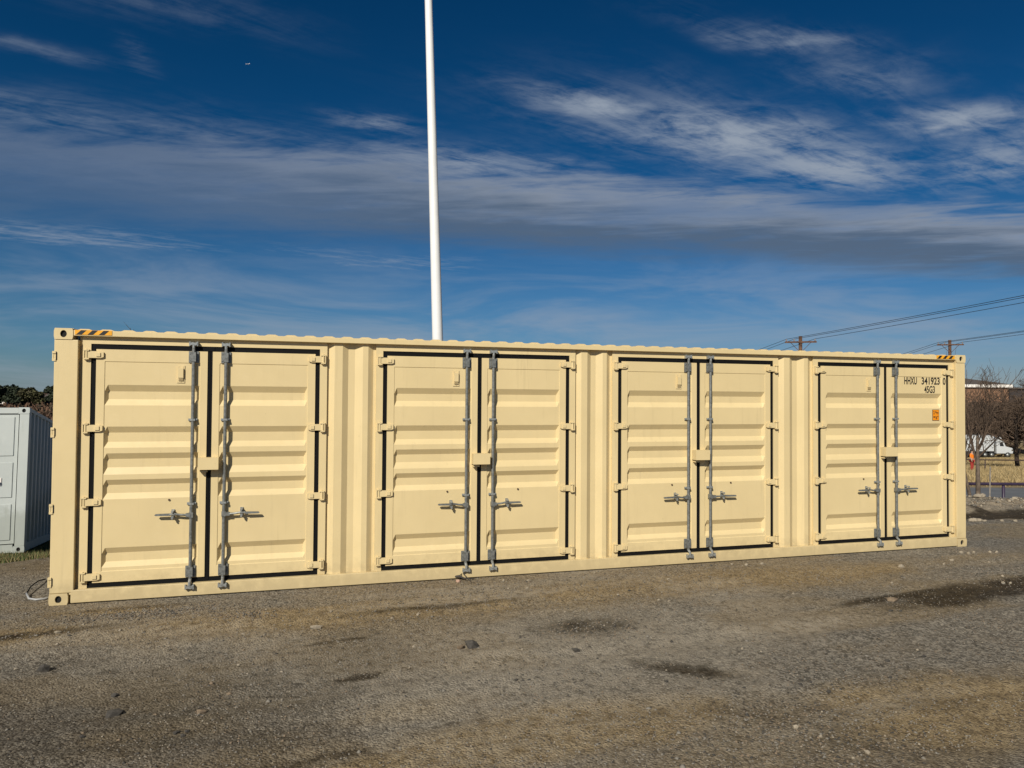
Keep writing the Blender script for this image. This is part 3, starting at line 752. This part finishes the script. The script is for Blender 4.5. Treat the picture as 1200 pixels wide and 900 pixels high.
def place_tree(px, d, top_py, seed, label, bark=BARK, twig=TWIG, group='bare trees by the field', r0=None, name='bare_tree', **kw):
    p = at_depth(px, 468, d); g = gz(p.x, p.y); h = at_depth(px, top_py, d).z-g
    tr, cr = bare_tree(seed, h, r0 or h*.022, **kw)
    zz = max(v[2] for v in cr.v); s = h/zz
    for m_ in (tr, cr): m_.v = [(x*s, y*s, z*s) for x, y, z in m_.v]
    o = thing(name, label, 'tree', (p.x, p.y, g), group=group)
    part('trunk', tr, bark, o, True); part('crown', cr, twig, o, True)
    return o
place_tree(1144, 21.5, 408, 11, 'slender twin-trunked bare tree on the rubble bank beside the purple rail', BARK, TWIG, r0=.125, fork=True, twig_r=.007, spread=.40, nb=(8, 5, 4, 3), levels=5, low=.58)
place_tree(1192, 78, 428, 21, 'wide bare tree at the edge of the dry field before the white truck', TWIG2, TWIG, twig_r=.026, spread=.75, nb=(8, 6, 5, 4), levels=5)
place_tree(1232, 70, 430, 22, 'bare tree with a bent dark trunk past the white truck cab', TWIG2, TWIG, twig_r=.022, spread=.75, nb=(8, 6, 5, 4), levels=5)
place_tree(1216, 190, 440, 27, 'tall bare tree beyond the dark end of the brick building', TWIG2, TWIG2, twig_r=.05, spread=.75, nb=(8, 7, 6, 4), levels=5)
for i, (px, d, tp, lab) in enumerate(((1126, 141, 464, 'dense bare tree behind the truck trailer by the container edge'), (1140, 147, 462, 'dense bare tree between the truck trailer and the brick building'),
        (1153, 140, 466, 'low dense bare tree right behind the front of the truck trailer'), (1166, 146, 464, 'dense bare tree behind the gap between truck cab and trailer'), (1178, 141, 465, 'low dense bare tree behind the truck cab'),
        (1191, 146, 460, 'dense bare tree at the dark end of the brick building'), (1205, 140, 462, 'dense bare tree past the bonnet of the white truck'))):
    place_tree(px, d, tp, 23+i, lab, TWIG2, (TWIG, TWIG2)[i % 2], twig_r=.075, spread=.8, nb=(9, 8, 6, 4), levels=5, low=.22, group='dense bare trees behind the truck')
place_tree(210, 40, 383, 31, 'bare tree whose twig tips show just over the roof of the tan container', BARK, TWIG, r0=.12, twig_r=.008, spread=.55, nb=(6, 5, 4, 3), levels=5)

def leaf_tree(px, d, top_py, wpx, seed, label, m_=LEAFD, nleaf=1600, ls=.28, group='dark evergreens on the far hillside', base_py=None):
    rr = np.random.default_rng(seed); p = at_depth(px, 468, d); g = gz(p.x, p.y); top = at_depth(px, top_py, d).z; h = top-g; rw = wpx/FPX*d/2
    o = thing('evergreen_tree', label, 'tree', (p.x, p.y, g), group=group)
    tb = MB().tube([(0, 0, -.3), (0, 0, h*.5), (.1, 0, h*.8)], [h*.04, h*.03, h*.01], 7)
    for k in range(5):
        a = rr.random()*6.28; tb.tube([(0, 0, h*(.3+.08*k)), (math.cos(a)*rw*.6, math.sin(a)*rw*.6, h*(.5+.08*k))], [h*.018, h*.006], 5)
    part('trunk', tb, BARK, o)
    cl = [(rr.normal(0, .42)*rw, rr.normal(0, .42)*rw, h*(.35+.5*rr.random()), rw*(.32+.25*rr.random())) for _ in range(14)]
    cb = MB(); tot = 0
    for i in range(nleaf):
        cx_, cy_, cz_, cr_ = cl[i % 14]; v = rr.normal(0, 1, 3); v = v/np.linalg.norm(v)*cr_*rr.random()**.4
        c_ = Vector((cx_+v[0], cy_+v[1], min(cz_+v[2]*.8, h))); u = Vector(rr.normal(0, 1, 3)).normalized(); q = u.orthogonal().normalized(); s = ls*(.6+.8*rr.random())
        cb.add([c_-u*s, c_+q*s*.6, c_+u*s, c_-q*s*.6], [(0, 1, 2, 3)])
    part('crown', cb, m_, o)
for i, (px, tp, wp, mm, lab) in enumerate(((-12, 452, 26, LEAFD, 'dark evergreen above the white hillside house'), (7, 450, 22, LEAFD, 'dark round evergreen at the crest of the far hillside'),
        (20, 451.5, 16, LEAFD, 'small dark evergreen between round ones on the far hillside'), (33, 452, 22, LEAFO, 'olive green evergreen on the far hillside'), (42, 457, 14, LEAFO, 'low brownish evergreen on the far hillside'),
        (60, 451, 12, LEAFD, 'dark evergreen on the far hillside next to the edge of the tan container'), (75, 450, 26, LEAFD, 'dark evergreen on the far hillside behind the tan container'),
        (-3, 459, 14, LEAFD, 'low dark evergreen beside the white hillside house'), (14, 460, 18, LEAFD, 'low dark evergreen under the crest of the far hillside'), (28, 461, 16, LEAFD, 'low dark evergreen below the olive one'), (47, 462, 12, LEAFO, 'low olive bush beside the small pale house'))):
    leaf_tree(px, 205, tp, wp, 60+i, lab, mm, 1500, .42)
# scrub on the hillside: nobody could count it
sb = MB(); rr = np.random.default_rng(5)
for i in range(2600):
    d = rr.uniform(95, 250); px = rr.uniform(-120, 140); p = at_depth(px, 468, d); g = gz(p.x, p.y); h = rr.uniform(.5, 1.8)
    for k in range(4):
        v = Vector((rr.normal(0, .5), rr.normal(0, .5), 1)).normalized(); s = Vector((rr.normal(0, 1), rr.normal(0, 1), 0)).normalized()*.25
        b0 = Vector((p.x+rr.normal(0, .4), p.y+rr.normal(0, .4), g-.1)); sb.add([b0-s, b0+s, b0+v*h+s*.7, b0+v*h*1.05-s*.7], [(0, 1, 2, 3)], int(rr.integers(0, 3)))
o = stuff(part('scrub', sb, [mat('scrub_brown', (.085, .050, .028), .95, var=.4, vscale=.3), mat('scrub_red', (.12, .065, .038), .95, var=.3, vscale=.3), mat('scrub_dark', (.035, .028, .014), .95)], None))
o['label'] = 'brown winter scrub covering the far hillside'; o['category'] = 'scrub'

# ------------------------------------------------------------------ far buildings
def house(px, d, wpx, eave_py, label, wallm, seed):
    p = at_depth(px, 468, d); g = gz(p.x, p.y)-.3; ev = at_depth(px, eave_py, d).z-g; W_ = wpx/FPX*d; D_ = 7.0
    o = thing('house', label, 'house', (p.x, p.y, g), (0, 0, -YAW+rad(6)), 'houses on the far hillside')
    part('wall', MB().box(-W_/2, W_/2, 0, D_, 0, ev), wallm, o)
    part('roof', MB().add([(-W_/2-.4, -.4, ev+.004), (W_/2+.4, -.4, ev+.004), (W_/2+.4, D_+.4, ev+.004), (-W_/2-.4, D_+.4, ev+.004), (-W_/2-.4, D_/2, ev+1.4), (W_/2+.4, D_/2, ev+1.4)],
         [(0, 1, 5, 4), (2, 3, 4, 5), (1, 2, 5), (3, 0, 4), (3, 2, 1, 0)]), ROOFM, o)
    for fx in (-.28, .05, .3): part('window', MB().box(W_*fx-.5, W_*fx+.5, -.03, .02, ev*.45, ev*.8), GLASS, o)
house(-2, 212, 20, 466.5, 'low white house under the evergreens on the far hillside', TRIMW, 1)
house(57, 212, 8, 465, 'small pale house by the tan container edge on the far hillside', mat('house_cream', (.5, .45, .38), .8), 2)

p = at_depth(1133, 468, 172); bld = thing('brick_building', 'long brown brick building with grey hipped roof and white fascia beyond the field', 'building', (p.x, p.y, gz(p.x, p.y)-1), (0, 0, -YAW))
ev = at_depth(1150, 454, 172).z-bld.location.z; W_, D_ = 49/FPX*172, 20.0; XL = -14.0
part('wall', MB().box(XL, W_, 0, D_, 0, ev), BRICK, bld)
rf = part('roof', MB().add([(XL-.6, -.6, ev+.71), (W_+.6, -.6, ev+.71), (W_+.6, D_+.6, ev+.71), (XL-.6, D_+.6, ev+.71), (XL+6, D_/2, ev+4.2), (W_-13, D_/2, ev+3.6)], [(0, 1, 5, 4), (2, 3, 4, 5), (1, 2, 5), (3, 0, 4), (3, 2, 1, 0)]), ROOFM, bld)
part('fascia', MB().box(XL-.6, W_+.6, -.62, -.50, ev+.02, ev+.70), TRIMW, bld); part('fascia', MB().box(W_+.5, W_+.62, -.49, D_, ev+.02, ev+.70), TRIMW, bld)
part('soffit', MB().box(XL-.5, W_+.48, -.49, D_, ev+.005, ev+.03), TRIMW, bld)
p = at_depth(1183, 468, 176); sh = thing('dark_end_block', 'dark flat-roofed block at the right end of the brick building', 'building', (p.x, p.y, gz(p.x, p.y)-1), (0, 0, -YAW))
ev2 = at_depth(1190, 456, 176).z-sh.location.z
part('wall', MB().box(0, 14, 0, 10, 0, ev2), mat('end_block_wall', (.035, .028, .026), .8, var=.2), sh); part('roof', MB().box(-.4, 14.4, -.4, 10.4, ev2+.004, ev2+.4), ROOFM, sh)  # near-black block forming the dark right part of the brick building

# ------------------------------------------------------------------ road, rails
def drape(d0, d1, l0, l1, nl, name, m_, lift):
    mb = MB(); nd = 8
    for i in range(nd+1):
        for j in range(nl+1):
            d = d0+(d1-d0)*i/nd; l = l0+(l1-l0)*j/nl; x = CAM.x+fx_*d+fy_*l; y = CAM.y+fy_*d-fx_*l
            mb.v.append((x, y, gz(x, y)+lift))
    for i in range(nd):
        for j in range(nl): a = i*(nl+1)+j; mb.f.append((a, a+1, a+nl+2, a+nl+1)); mb.m.append(0)
    return part(name, mb, m_, None, True)
struct(drape(29, 39.5, 8, 60, 60, 'road', mat('asphalt', (.115, .118, .12), .9, var=.15, vscale=1.5, bump=.3, bscale=60), .03))
def lp(l, d): return Vector((CAM.x+fx_*d+fy_*l, CAM.y+fy_*d-fx_*l, 0))
def rail_fence(d, l0, l1, step, h, r, label, m_, lst=None):
    a = lp(l0, d); o = thing('rail_fence', label, 'fence', (a.x, a.y, gz(a.x, a.y)))
    n = int((l1-l0)/step); tops = []
    for i in range(n+1):
        q = lp(l0+i*step, d); g = gz(q.x, q.y); b0 = Vector((q.x-a.x, q.y-a.y, g-o.location.z))
        part('post', MB().cyl(b0-Vector((0, 0, .3)), b0+Vector((0, 0, h-r)), r*.9, 8), m_, o, True); tops.append(b0+Vector((0, 0, h)))
    part('rail', MB().tube(tops, r, 8), m_, o, True)
zt = at_depth(1180, 567, 25).z; q = lp((1180-600)/FPX*25, 25); hh = zt-gz(q.x, q.y)
l180 = (1180-600-5)/FPX*25
rail_fence(25, l180-2.2*3, l180+2.2*5, 2.2, hh, .055, 'dark purple pipe rail fence along the near side of the road', FENCEP)
rail_fence(60, 26, 64, 3.4, .95, .05, 'thin dark pipe rail fence across the dry grass field', mat('rail_brown', (.05, .03, .025), .6))
# leaning stake
pb = at_depth(1159, 585, 17.5); pt = at_depth(1160.5, 547, 17.6)
stk = MB().tube([(0, 0, -.1), (pt.x-pb.x, pt.y-pb.y, pt.z-gz(pb.x, pb.y))], [.022, .016], 6)
o = part('stake', stk, BARKG, None, True, (pb.x, pb.y, gz(pb.x, pb.y))); tag(o, 'thin grey wooden stake standing upright in the rubble bank beside the twin-trunked tree', 'stake')

# ------------------------------------------------------------------ truck
p = at_depth(1188, 534, 131); tk = thing('semi_truck', 'white semi truck with box trailer parked beyond the dry grass field', 'truck', (p.x, p.y, gz(p.x, p.y)), (0, 0, -YAW))
part('trailer', MB().box(-18.5, -3.55, .05, 2.6, 1.15, 4.05), TRUCKW, tk, bevel=.04)
cabp = [(-3.05, .75), (-.1, .75), (0, 1.2), (-.15, 1.75), (-1.35, 2.05), (-1.75, 2.95), (-2.3, 3.75), (-3.05, 3.85)]
cab = part('cab', MB().prism(cabp, .1, 2.5), TRUCKW, tk, bevel=.05)
part('side_window', MB().prism([(-2.45, 2.1), (-1.72, 2.1), (-1.95, 2.75), (-2.45, 2.75)], .07, .098), GLASS, cab)
part('windscreen', MB().add([(-1.345, .25, 2.1), (-1.345, 2.35, 2.1), (-1.725, 2.35, 2.93), (-1.725, .25, 2.93)], [(0, 1, 2, 3)]), GLASS, cab)
part('headlight', MB().box(-.35, -.03, .06, .099, 1.25, 1.5), CHROME, cab); part('grille', MB().box(.0, .06, .5, 2.1, .85, 1.6), CHROME, cab)
part('fuel_tank', MB().cyl((-3.0, .45, .75), (-1.9, .45, .75), .33, 14), CHROME, tk, True)
part('chassis', MB().box(-17.5, -.3, .7, 1.9, .8, 1.14), DARK, tk); part('trailer_skirt', MB().box(-12.5, -5.5, .06, .09, .45, 1.145), TYRE, tk)
part('exhaust_stack', MB().cyl((-3.25, .35, 1.2), (-3.25, .35, 4.1), .08, 8), CHROME, tk, True)
for x in (-1.0, -3.9, -5.1, -15.4, -16.7):
    for y0, y1 in ((.10, .42), (2.2, 2.52)):
        wh = part('wheel', MB().cyl((x, y0, .5), (x, y1, .5), .5, 18), TYRE, tk, True); part('rim', MB().cyl((x, y0-.02, .5), (x, y0+.05, .5), .28, 14) if y0 < 1 else MB().cyl((x, y1-.05, .5), (x, y1+.02, .5), .28, 14), GALV2, wh, True)

# ------------------------------------------------------------------ person in orange
def skin(name, nodes, edges, m_, root=0, sub=1):
    mm = bpy.data.meshes.new(name); mm.from_pydata([n_[0] for n_ in nodes], edges, [])
    ob = bpy.data.objects.new(name, mm); col.objects.link(ob); ob.modifiers.new('s', 'SKIN'); ob.modifiers.new('u', 'SUBSURF').levels = sub
    ly = mm.skin_vertices[0] if mm.skin_vertices else None
    if ly is None:
        import bmesh
        bm = bmesh.new(); bm.from_mesh(mm); bm.verts.layers.skin.verify(); bm.to_mesh(mm); bm.free(); ly = mm.skin_vertices[0]
    for i, n_ in enumerate(nodes): ly.data[i].radius = (n_[1], n_[2] if len(n_) > 2 else n_[1]); ly.data[i].use_root = i == root
    res = bpy.data.meshes.new_from_object(ob.evaluated_get(bpy.context.evaluated_depsgraph_get())); bpy.data.objects.remove(ob, do_unlink=True)
    res.name = name; res.materials.clear(); res.materials.append(m_)
    res.polygons.foreach_set('use_smooth', [True]*len(res.polygons)); return res
p = at_depth(1139, 545, 58); pg = gz(p.x, p.y)
per = thing('person', 'person in an orange vest and red trousers standing beyond the twin-trunked tree', 'person', (p.x, p.y, pg), (0, 0, rad(20)))
SKIN = mat('skin', (.42, .26, .18), .6); VEST = mat('orange_vest', (.90, .22, .01), .6); TROU = mat('red_trousers', (.32, .03, .02), .8); HAIR = mat('dark_hair', (.02, .015, .012), .8)
nodes = [((0, 0, .95), .15, .11), ((0, 0, 1.20), .15, .10), ((0, 0, 1.42), .17, .10), ((0, .0, 1.52), .055), ((0, -.01, 1.60), .08, .09), ((0, -.01, 1.68), .085, .10), ((0, 0, 1.75), .05, .06),
         ((-.20, 0, 1.41), .06), ((-.25, .02, 1.14), .045), ((-.24, -.08, .90), .035), ((-.235, -.11, .80), .03, .045), ((.20, 0, 1.41), .06), ((.25, .02, 1.14), .045), ((.24, -.08, .90), .035), ((.235, -.11, .80), .03, .045),
         ((-.10, 0, .86), .09), ((-.11, -.01, .48), .065), ((-.12, .02, .10), .045), ((-.13, -.14, .04), .04), ((.10, 0, .86), .09), ((.11, -.01, .48), .065), ((.12, .02, .10), .045), ((.13, -.14, .04), .04)]
edges = [(0, 1), (1, 2), (2, 3), (3, 4), (4, 5), (5, 6), (2, 7), (7, 8), (8, 9), (9, 10), (2, 11), (11, 12), (12, 13), (13, 14), (0, 15), (15, 16), (16, 17), (17, 18), (0, 19), (19, 20), (20, 21), (21, 22)]
link('body', skin('body', nodes, edges, SKIN), per)
tn = [((0, 0, .92), .185, .15), ((0, 0, 1.20), .185, .14), ((0, 0, 1.40), .19, .13), ((0, 0, 1.49), .09), ((-.21, 0, 1.41), .085), ((-.26, .02, 1.13), .065), ((.21, 0, 1.41), .085), ((.26, .02, 1.13), .065)]
link('vest', skin('vest', tn, [(0, 1), (1, 2), (2, 3), (2, 4), (4, 5), (2, 6), (6, 7)], VEST), per)
tr_ = [((0, 0, .93), .165, .13), ((-.105, 0, .84), .11), ((-.115, -.01, .48), .085), ((-.125, .02, .10), .07), ((.105, 0, .84), .11), ((.115, -.01, .48), .085), ((.125, .02, .10), .07)]
link('trousers', skin('trousers', tr_, [(0, 1), (1, 2), (2, 3), (0, 4), (4, 5), (5, 6)], TROU), per)
hb = MB().blob((0, .01, 1.705), (.098, .115, .10), 3, 2, jag=.03); part('hair', hb, HAIR, per, True)

# ------------------------------------------------------------------ airplane far overhead
ap = at_depth(290, 75, 6200); pl = thing('airplane', 'tiny white airplane far up in the blue sky', 'airplane', ap, (0, 0, rad(-20)))
part('fuselage', MB().tube([(-19, 0, 0), (-16, 0, 0), (-8, 0, 0), (12, 0, 0), (17, 0, .6), (20, 0, 1.2)], [.3, 1.7, 2.0, 2.0, 1.0, .3], 10), TRUCKW, pl, True)
part('wing', MB().add([(-4, 0, -.8), (2, 0, -.8), (8, 17, .2), (6, 17, .2), (8, -17, .2), (6, -17, .2), (-4, 0, -.4), (2, 0, -.4), (8, 17, .4), (6, 17, .4), (8, -17, .4), (6, -17, .4)],
     [(0, 3, 2, 1), (0, 1, 4, 5), (6, 7, 8, 9), (6, 11, 10, 7), (3, 0, 6, 9), (1, 2, 8, 7), (2, 3, 9, 8), (5, 4, 10, 11), (0, 5, 11, 6), (4, 1, 7, 10)]), TRUCKW, pl)
part('tail_fin', MB().prism([(13, 1.5), (18, 1.5), (20, 7), (17.5, 7)], -.2, .2), TRUCKW, pl)

# ------------------------------------------------------------------ loose gravel, grass, rubble
def soup(name, centres, radii, mats, mi, flat=.6, parent=None):
    """many little stones in one mesh"""
    base = np.array([(1,0,0),(-1,0,0),(0,1,0),(0,-1,0),(0,0,1),(0,0,-1),(.7,.6,.5),(-.7,.5,-.4)], float)[:6]
    tri = np.array([(0,2,4),(2,1,4),(1,3,4),(3,0,4),(2,0,5),(1,2,5),(3,1,5),(0,3,5)])
    n = len(centres); k = base[None]*(0.65+.7*rng.random((n, 6, 3))); k += (rng.random((n, 6, 3))-.5)*.35
    a = rng.random(n)*6.283; ca_, sa_ = np.cos(a)[:, None], np.sin(a)[:, None]
    x = k[..., 0]*ca_-k[..., 1]*sa_; y = k[..., 0]*sa_+k[..., 1]*ca_
    V_ = np.stack([x*radii[:, None], y*radii[:, None], k[..., 2]*radii[:, None]*flat], -1)+centres[:, None, :]
    F_ = (np.arange(n)[:, None, None]*6+tri[None]).reshape(-1, 3)
    m_ = bpy.data.meshes.new(name); m_.vertices.add(n*6); m_.vertices.foreach_set('co', V_.ravel()); m_.loops.add(F_.size); m_.loops.foreach_set('vertex_index', F_.ravel())
    m_.polygons.add(len(F_)); m_.polygons.foreach_set('loop_start', np.arange(0, F_.size, 3)); m_.polygons.foreach_set('loop_total', np.full(len(F_), 3))
    for q_ in mats: m_.materials.append(q_)
    m_.polygons.foreach_set('material_index', np.repeat(mi, 8).astype(np.int32)); m_.update(); m_.validate()
    return stuff(link(name, m_, parent))
GR = [mat('grit_grey', (.19, .17, .138), .9), mat('grit_pale', (.30, .255, .19), .9), mat('grit_dark', (.05, .045, .038), .9), mat('grit_brown', (.19, .14, .09), .9)]
def scatter(n, x0, x1, y0, y1): return rng.uniform(x0, x1, n), rng.uniform(y0, y1, n)
xs, ys, rs = [], [], []
for n, x0, x1, y0, y1, r0_, r1_ in ((70000, -3.5, 12.5, -5.0, -.02, .005, .010), (9000, -4.5, 18.5, -5.0, 3.5, .008, .015), (800, -4.5, 18.5, -5.0, 3.5, .012, .024)):
    a, b_ = scatter(n, x0, x1, y0, y1); keep = ~((a > -.03) & (a < CL+.03) & (b_ > -.03))
    clus = fbm(a, b_, .9, 3, 77) > rng.random(n)*.75+.12
    keep &= clus; xs.append(a[keep]); ys.append(b_[keep]); rs.append(r0_+(r1_-r0_)*rng.random(keep.sum())**2)
# denser heaps of crushed stone
for px, py, sx, sy, n in ((185, 718, .45, .12, 900), (285, 722, .2, .07, 250), (690, 738, .35, .15, 260), (930, 850, .5, .25, 350), (1010, 880, .4, .2, 250), (600, 690, 1.5, .25, 300)):
    c_ = on_plane_z(px, py); xs.append(rng.normal(c_.x, sx, n)); ys.append(np.minimum(rng.normal(c_.y, sy, n), -.05)); rs.append(rng.uniform(.005, .013, n))
xs, ys, rs = np.concatenate(xs), np.concatenate(ys), np.concatenate(rs)
cz = terrain(xs, ys)+rs*.15
mi = rng.choice(4, len(xs), p=[.52, .05, .21, .22]); nh = 350+250+260+900+250+300
mi[-nh:] = rng.choice(4, nh, p=[.28, .03, .42, .27])
o = soup('gravel', np.stack([xs, ys, cz], -1), rs, GR, mi); o['label'] = 'loose gravel scattered over the yard'; o['category'] = 'gravel'
# rubble bank beyond the container's right end
dS = rng.normal(15.3, .75, 2600); qS = rng.uniform(.56, .95, 2600); X_ = CAM.x+fx_*dS+fy_*dS*qS; Y_ = CAM.y+fy_*dS-fx_*dS*qS; R_ = .012+.04*rng.random(2600)**5
dd = ditch_dist(X_, Y_); k = dd > .55; X_, Y_, R_ = X_[k], Y_[k], R_[k]
o = soup('rubble', np.stack([X_, Y_, terrain(X_, Y_)+R_*.2], -1), R_, [ROCKP, ROCKB, GR[0]], rng.choice(3, len(X_), p=[.5, .25, .25])); o['label'] = 'pale broken rubble heaped along the bank by the road'; o['category'] = 'rubble'
# grass
def blades(name, X_, Y_, h0, h1, wd, mats, label, spread=.35):
    n = len(X_); Z_ = terrain(X_, Y_)-.01; h = rng.uniform(h0, h1, n); a = rng.random(n)*6.283; l = rng.normal(0, spread, (n, 2))*h[:, None]
    B = np.stack([X_, Y_, Z_], -1); S = np.stack([np.cos(a)*wd, np.sin(a)*wd, np.zeros(n)], -1); T = B+np.concatenate([l, h[:, None]], 1)
    V_ = np.stack([B-S, B+S, T], 1).reshape(-1, 3); F_ = np.arange(3*n).reshape(-1, 3)
    m_ = bpy.data.meshes.new(name); m_.from_pydata(V_.tolist(), [], F_.tolist())
    for q_ in mats: m_.materials.append(q_)
    m_.polygons.foreach_set('material_index', rng.integers(0, len(mats), n).astype(np.int32))
    o = stuff(link(name, m_)); o['label'] = label; o['category'] = 'grass'
dG = rng.uniform(9.9, 22, 60000)**1.0; qG = -rng.uniform(.5, .95, 60000); X_ = CAM.x+fx_*dG+fy_*dG*qG; Y_ = CAM.y+fy_*dG-fx_*dG*qG
k = (fbm(X_, Y_, 1.2, 3, 90) > .40) | (dG > 11.2); k &= ~((X_ > -.1) & (Y_ < CW)); X_, Y_ = X_[k], Y_[k]
# keep the blades out of the grey container
cg, sg_ = math.cos(rad(9.2)), math.sin(rad(9.2)); lx = (X_-GRX)*cg+(Y_-GRY)*sg_; ly = -(X_-GRX)*sg_+(Y_-GRY)*cg
k = ~((lx > -GW) & (lx < .02) & (ly > -.02) & (ly < GL)); X_, Y_ = X_[k], Y_[k]
blades('grass', X_, Y_, .04, .13, .006, [mat('grass_green', (.060, .095, .018), .8), mat('grass_deep', (.04, .062, .014), .8), mat('grass_olive', (.12, .105, .035), .8), mat('grass_straw', (.24, .18, .085), .85)], 'short green winter grass round the grey container')
dG = rng.uniform(41, 125, 42000); qG = rng.uniform(.55, .85, 42000); X_ = CAM.x+fx_*dG+fy_*dG*qG; Y_ = CAM.y+fy_*dG-fx_*dG*qG
blades('dry_grass', X_, Y_, .1, .38, .03, [mat('straw_a', (.36, .26, .115), .9), mat('straw_b', (.26, .195, .09), .9), mat('straw_c', (.42, .32, .16), .9)], 'dry straw-coloured grass of the field beyond the road')

# ------------------------------------------------------------------ single stones and litter
def rock(px, py, wpx, hpx, m_, label, seed, group=None, name='stone', flat=None):
    p = on_plane_z(px, py); z = gz(p.x, p.y); d = (p-CAM).dot(fwd); s = d/FPX
    rx = wpx*s/2; rz = max(hpx*s/2, .006)
    mb = MB().blob((0, 0, 0), (rx, rx*.75, rz), seed, 1, jag=.30) if wpx < 9 else MB().blob((0, 0, 0), (rx, rx*.75, rz), seed, 1, jag=.34)
    o = part(name, mb, m_, None, False, (p.x, p.y, z+rz*.45)); o.rotation_euler.z = random.uniform(-.3, .3)
    return tag(o, label, 'stone', group)
rock(51, 787, 14, 11, ROCKD, 'upright dark angular stone with pale chip, casting a shadow on the gravel', 1)
rock(132, 836, 24, 9, ROCKD, 'largest flat dark slab of stone on the gravel in front of the left doors', 2)
rock(135, 813, 10, 6, ROCKD, 'small dark stone just behind the largest dark slab', 3)
rock(235, 834, 13, 6, ROCKB, 'brown pointed stone beside the broken crumbs of asphalt', 4)
for i, (px, py, a, b_) in enumerate(((206, 858, 8, 5), (214, 861, 7, 4), (219, 856, 8, 3))): rock(px, py, a, b_, ROCKD, 'crumb of broken dark asphalt in a little cluster on the gravel', 10+i, 'asphalt crumbs', 'asphalt_crumb')
rock(370, 736, 14, 6, ROCKP, 'flat tan stone on the brown wheel track', 20)
rock(553, 761, 19, 11, ROCKD, 'dark rounded block of stone with a pale stone touching it', 21)
rock(540, 762, 10, 8, ROCKB, 'pale brown stone touching the dark rounded block', 22)
rock(675, 762, 10, 6, ROCKD, 'small dark stone below the dark gravel patch', 23)
rock(1046, 706, 14, 6, ROCKB, 'flat brown stone by the dark damp streak', 24)
for i, (px, py, s) in enumerate(((67, 744, 7), (933, 853, 7), (1017, 882, 8), (962, 864, 5), (1000, 890, 5), (772, 706, 4), (783, 655+24, 4), (618, 690, 5), (556, 703, 4), (1126, 648, 5), (1135, 649, 6), (1141, 648, 5), (1160, 648, 5), (1168, 648, 5),
        (1116, 657, 6), (1106, 661, 4), (1056, 664, 7), (1045, 684, 4), (1159, 658, 4), (1175, 676, 4), (1176, 684, 5), (1184, 684, 4), (875, 663, 5), (858, 662, 4), (893, 661, 5), (662, 717, 4), (635, 718, 4), (784, 707, 4), (388, 717, 4), (490, 720, 4), (870, 762, 4),
        (1075, 763, 4), (485, 758, 4), (612, 764, 4), (219, 771, 4), (280, 779, 4), (169, 776, 4), (18, 786, 4), (67, 755, 5), (930, 698, 4), (590, 681, 4), (619, 681, 4))):
    rock(px, py, s, s*.7, ROCKP, 'small pale pebble lying loose on the gravel yard', 100+i, 'pale pebbles on the yard', 'pebble')
for i, (px, py, s) in enumerate(((96, 864, 8), (95, 863, 4), (781, 800, 6), (940, 799, 5), (938, 804, 6), (950, 801, 5), (971, 812, 7), (1040, 777, 7), (1082, 771, 7), (1043, 797, 6), (872, 809, 5), (660, 740, 5), (720, 735, 5), (1055, 718, 5), (1044, 718, 6), (610, 748, 4), (700, 770, 4), (605, 797, 5))):
    rock(px, py, s, s*.5, ROCKD, 'small dark clod lying loose on the gravel yard', 200+i, 'dark clods on the yard', 'clod')
for i, (px, py, s) in enumerate(((1146, 582, 11), (1189, 582, 8), (1151, 585, 8), (1174, 607, 5), (1141, 602, 10), (1147, 606, 8), (1138, 607, 8), (1144, 610, 7), (1154, 610, 5), (1190, 611, 5))):
    d = 15.6 if py < 590 else 13.0; p = at_depth(px, py, d); z = gz(p.x, p.y); r = s*d/FPX/2
    o = part('rubble_block', MB().blob((0, 0, 0), (r, r*.8, r*.6), 300+i, 2, jag=.2), ROCKP, None, False, (p.x, p.y, z+r*.25))
    tag(o, 'pale broken block lying on the shade-coloured dark soil strip past the right end of the container', 'rubble', 'broken blocks on the dark soil strip')
# grey hose curling out from under the left corner
def gp(px, py, lift=.012): p = on_plane_z(px, py); return Vector((p.x, p.y, gz(p.x, p.y)+lift))
o0 = gp(33, 701); hs = thing('hose', 'pale grey hose with thin dark end curling out by the left container corner', 'hose', o0)
part('tube', MB().tube([q_-o0 for q_ in (gp(31, 699, .03), gp(34, 703), gp(42, 704), gp(52, 703), gp(62, 700))], .011, 8), mat('hose_grey', (.34, .34, .33), .5), hs, True)
part('cord', MB().tube([q_-o0 for q_ in (gp(31, 699, .03), gp(36, 693, .05), gp(45, 686, .05), gp(53, 681, .02))], .007, 6), RUBBER, hs, True)
o0 = gp(537, 679); tw = thing('dead_branch', 'dark forked twig lying at the foot of the tan container', 'twig', o0)
part('stem', MB().tube([q_-o0 for q_ in (gp(531, 678, .02), gp(538, 680, .05), gp(545, 681, .03), gp(556, 680, .02))], [.012, .014, .01, .006], 6), ROCKD, tw)
part('side_shoot', MB().tube([q_-o0 for q_ in (gp(538, 680, .05), gp(542, 678, .07), gp(552, 683, .015))], [.008, .007, .004], 5), ROCKD, tw)
rock(537, 682, 6, 5, mat('pink_stone', (.42, .27, .19), .9), 'pinkish stone under the dark forked twig', 400)
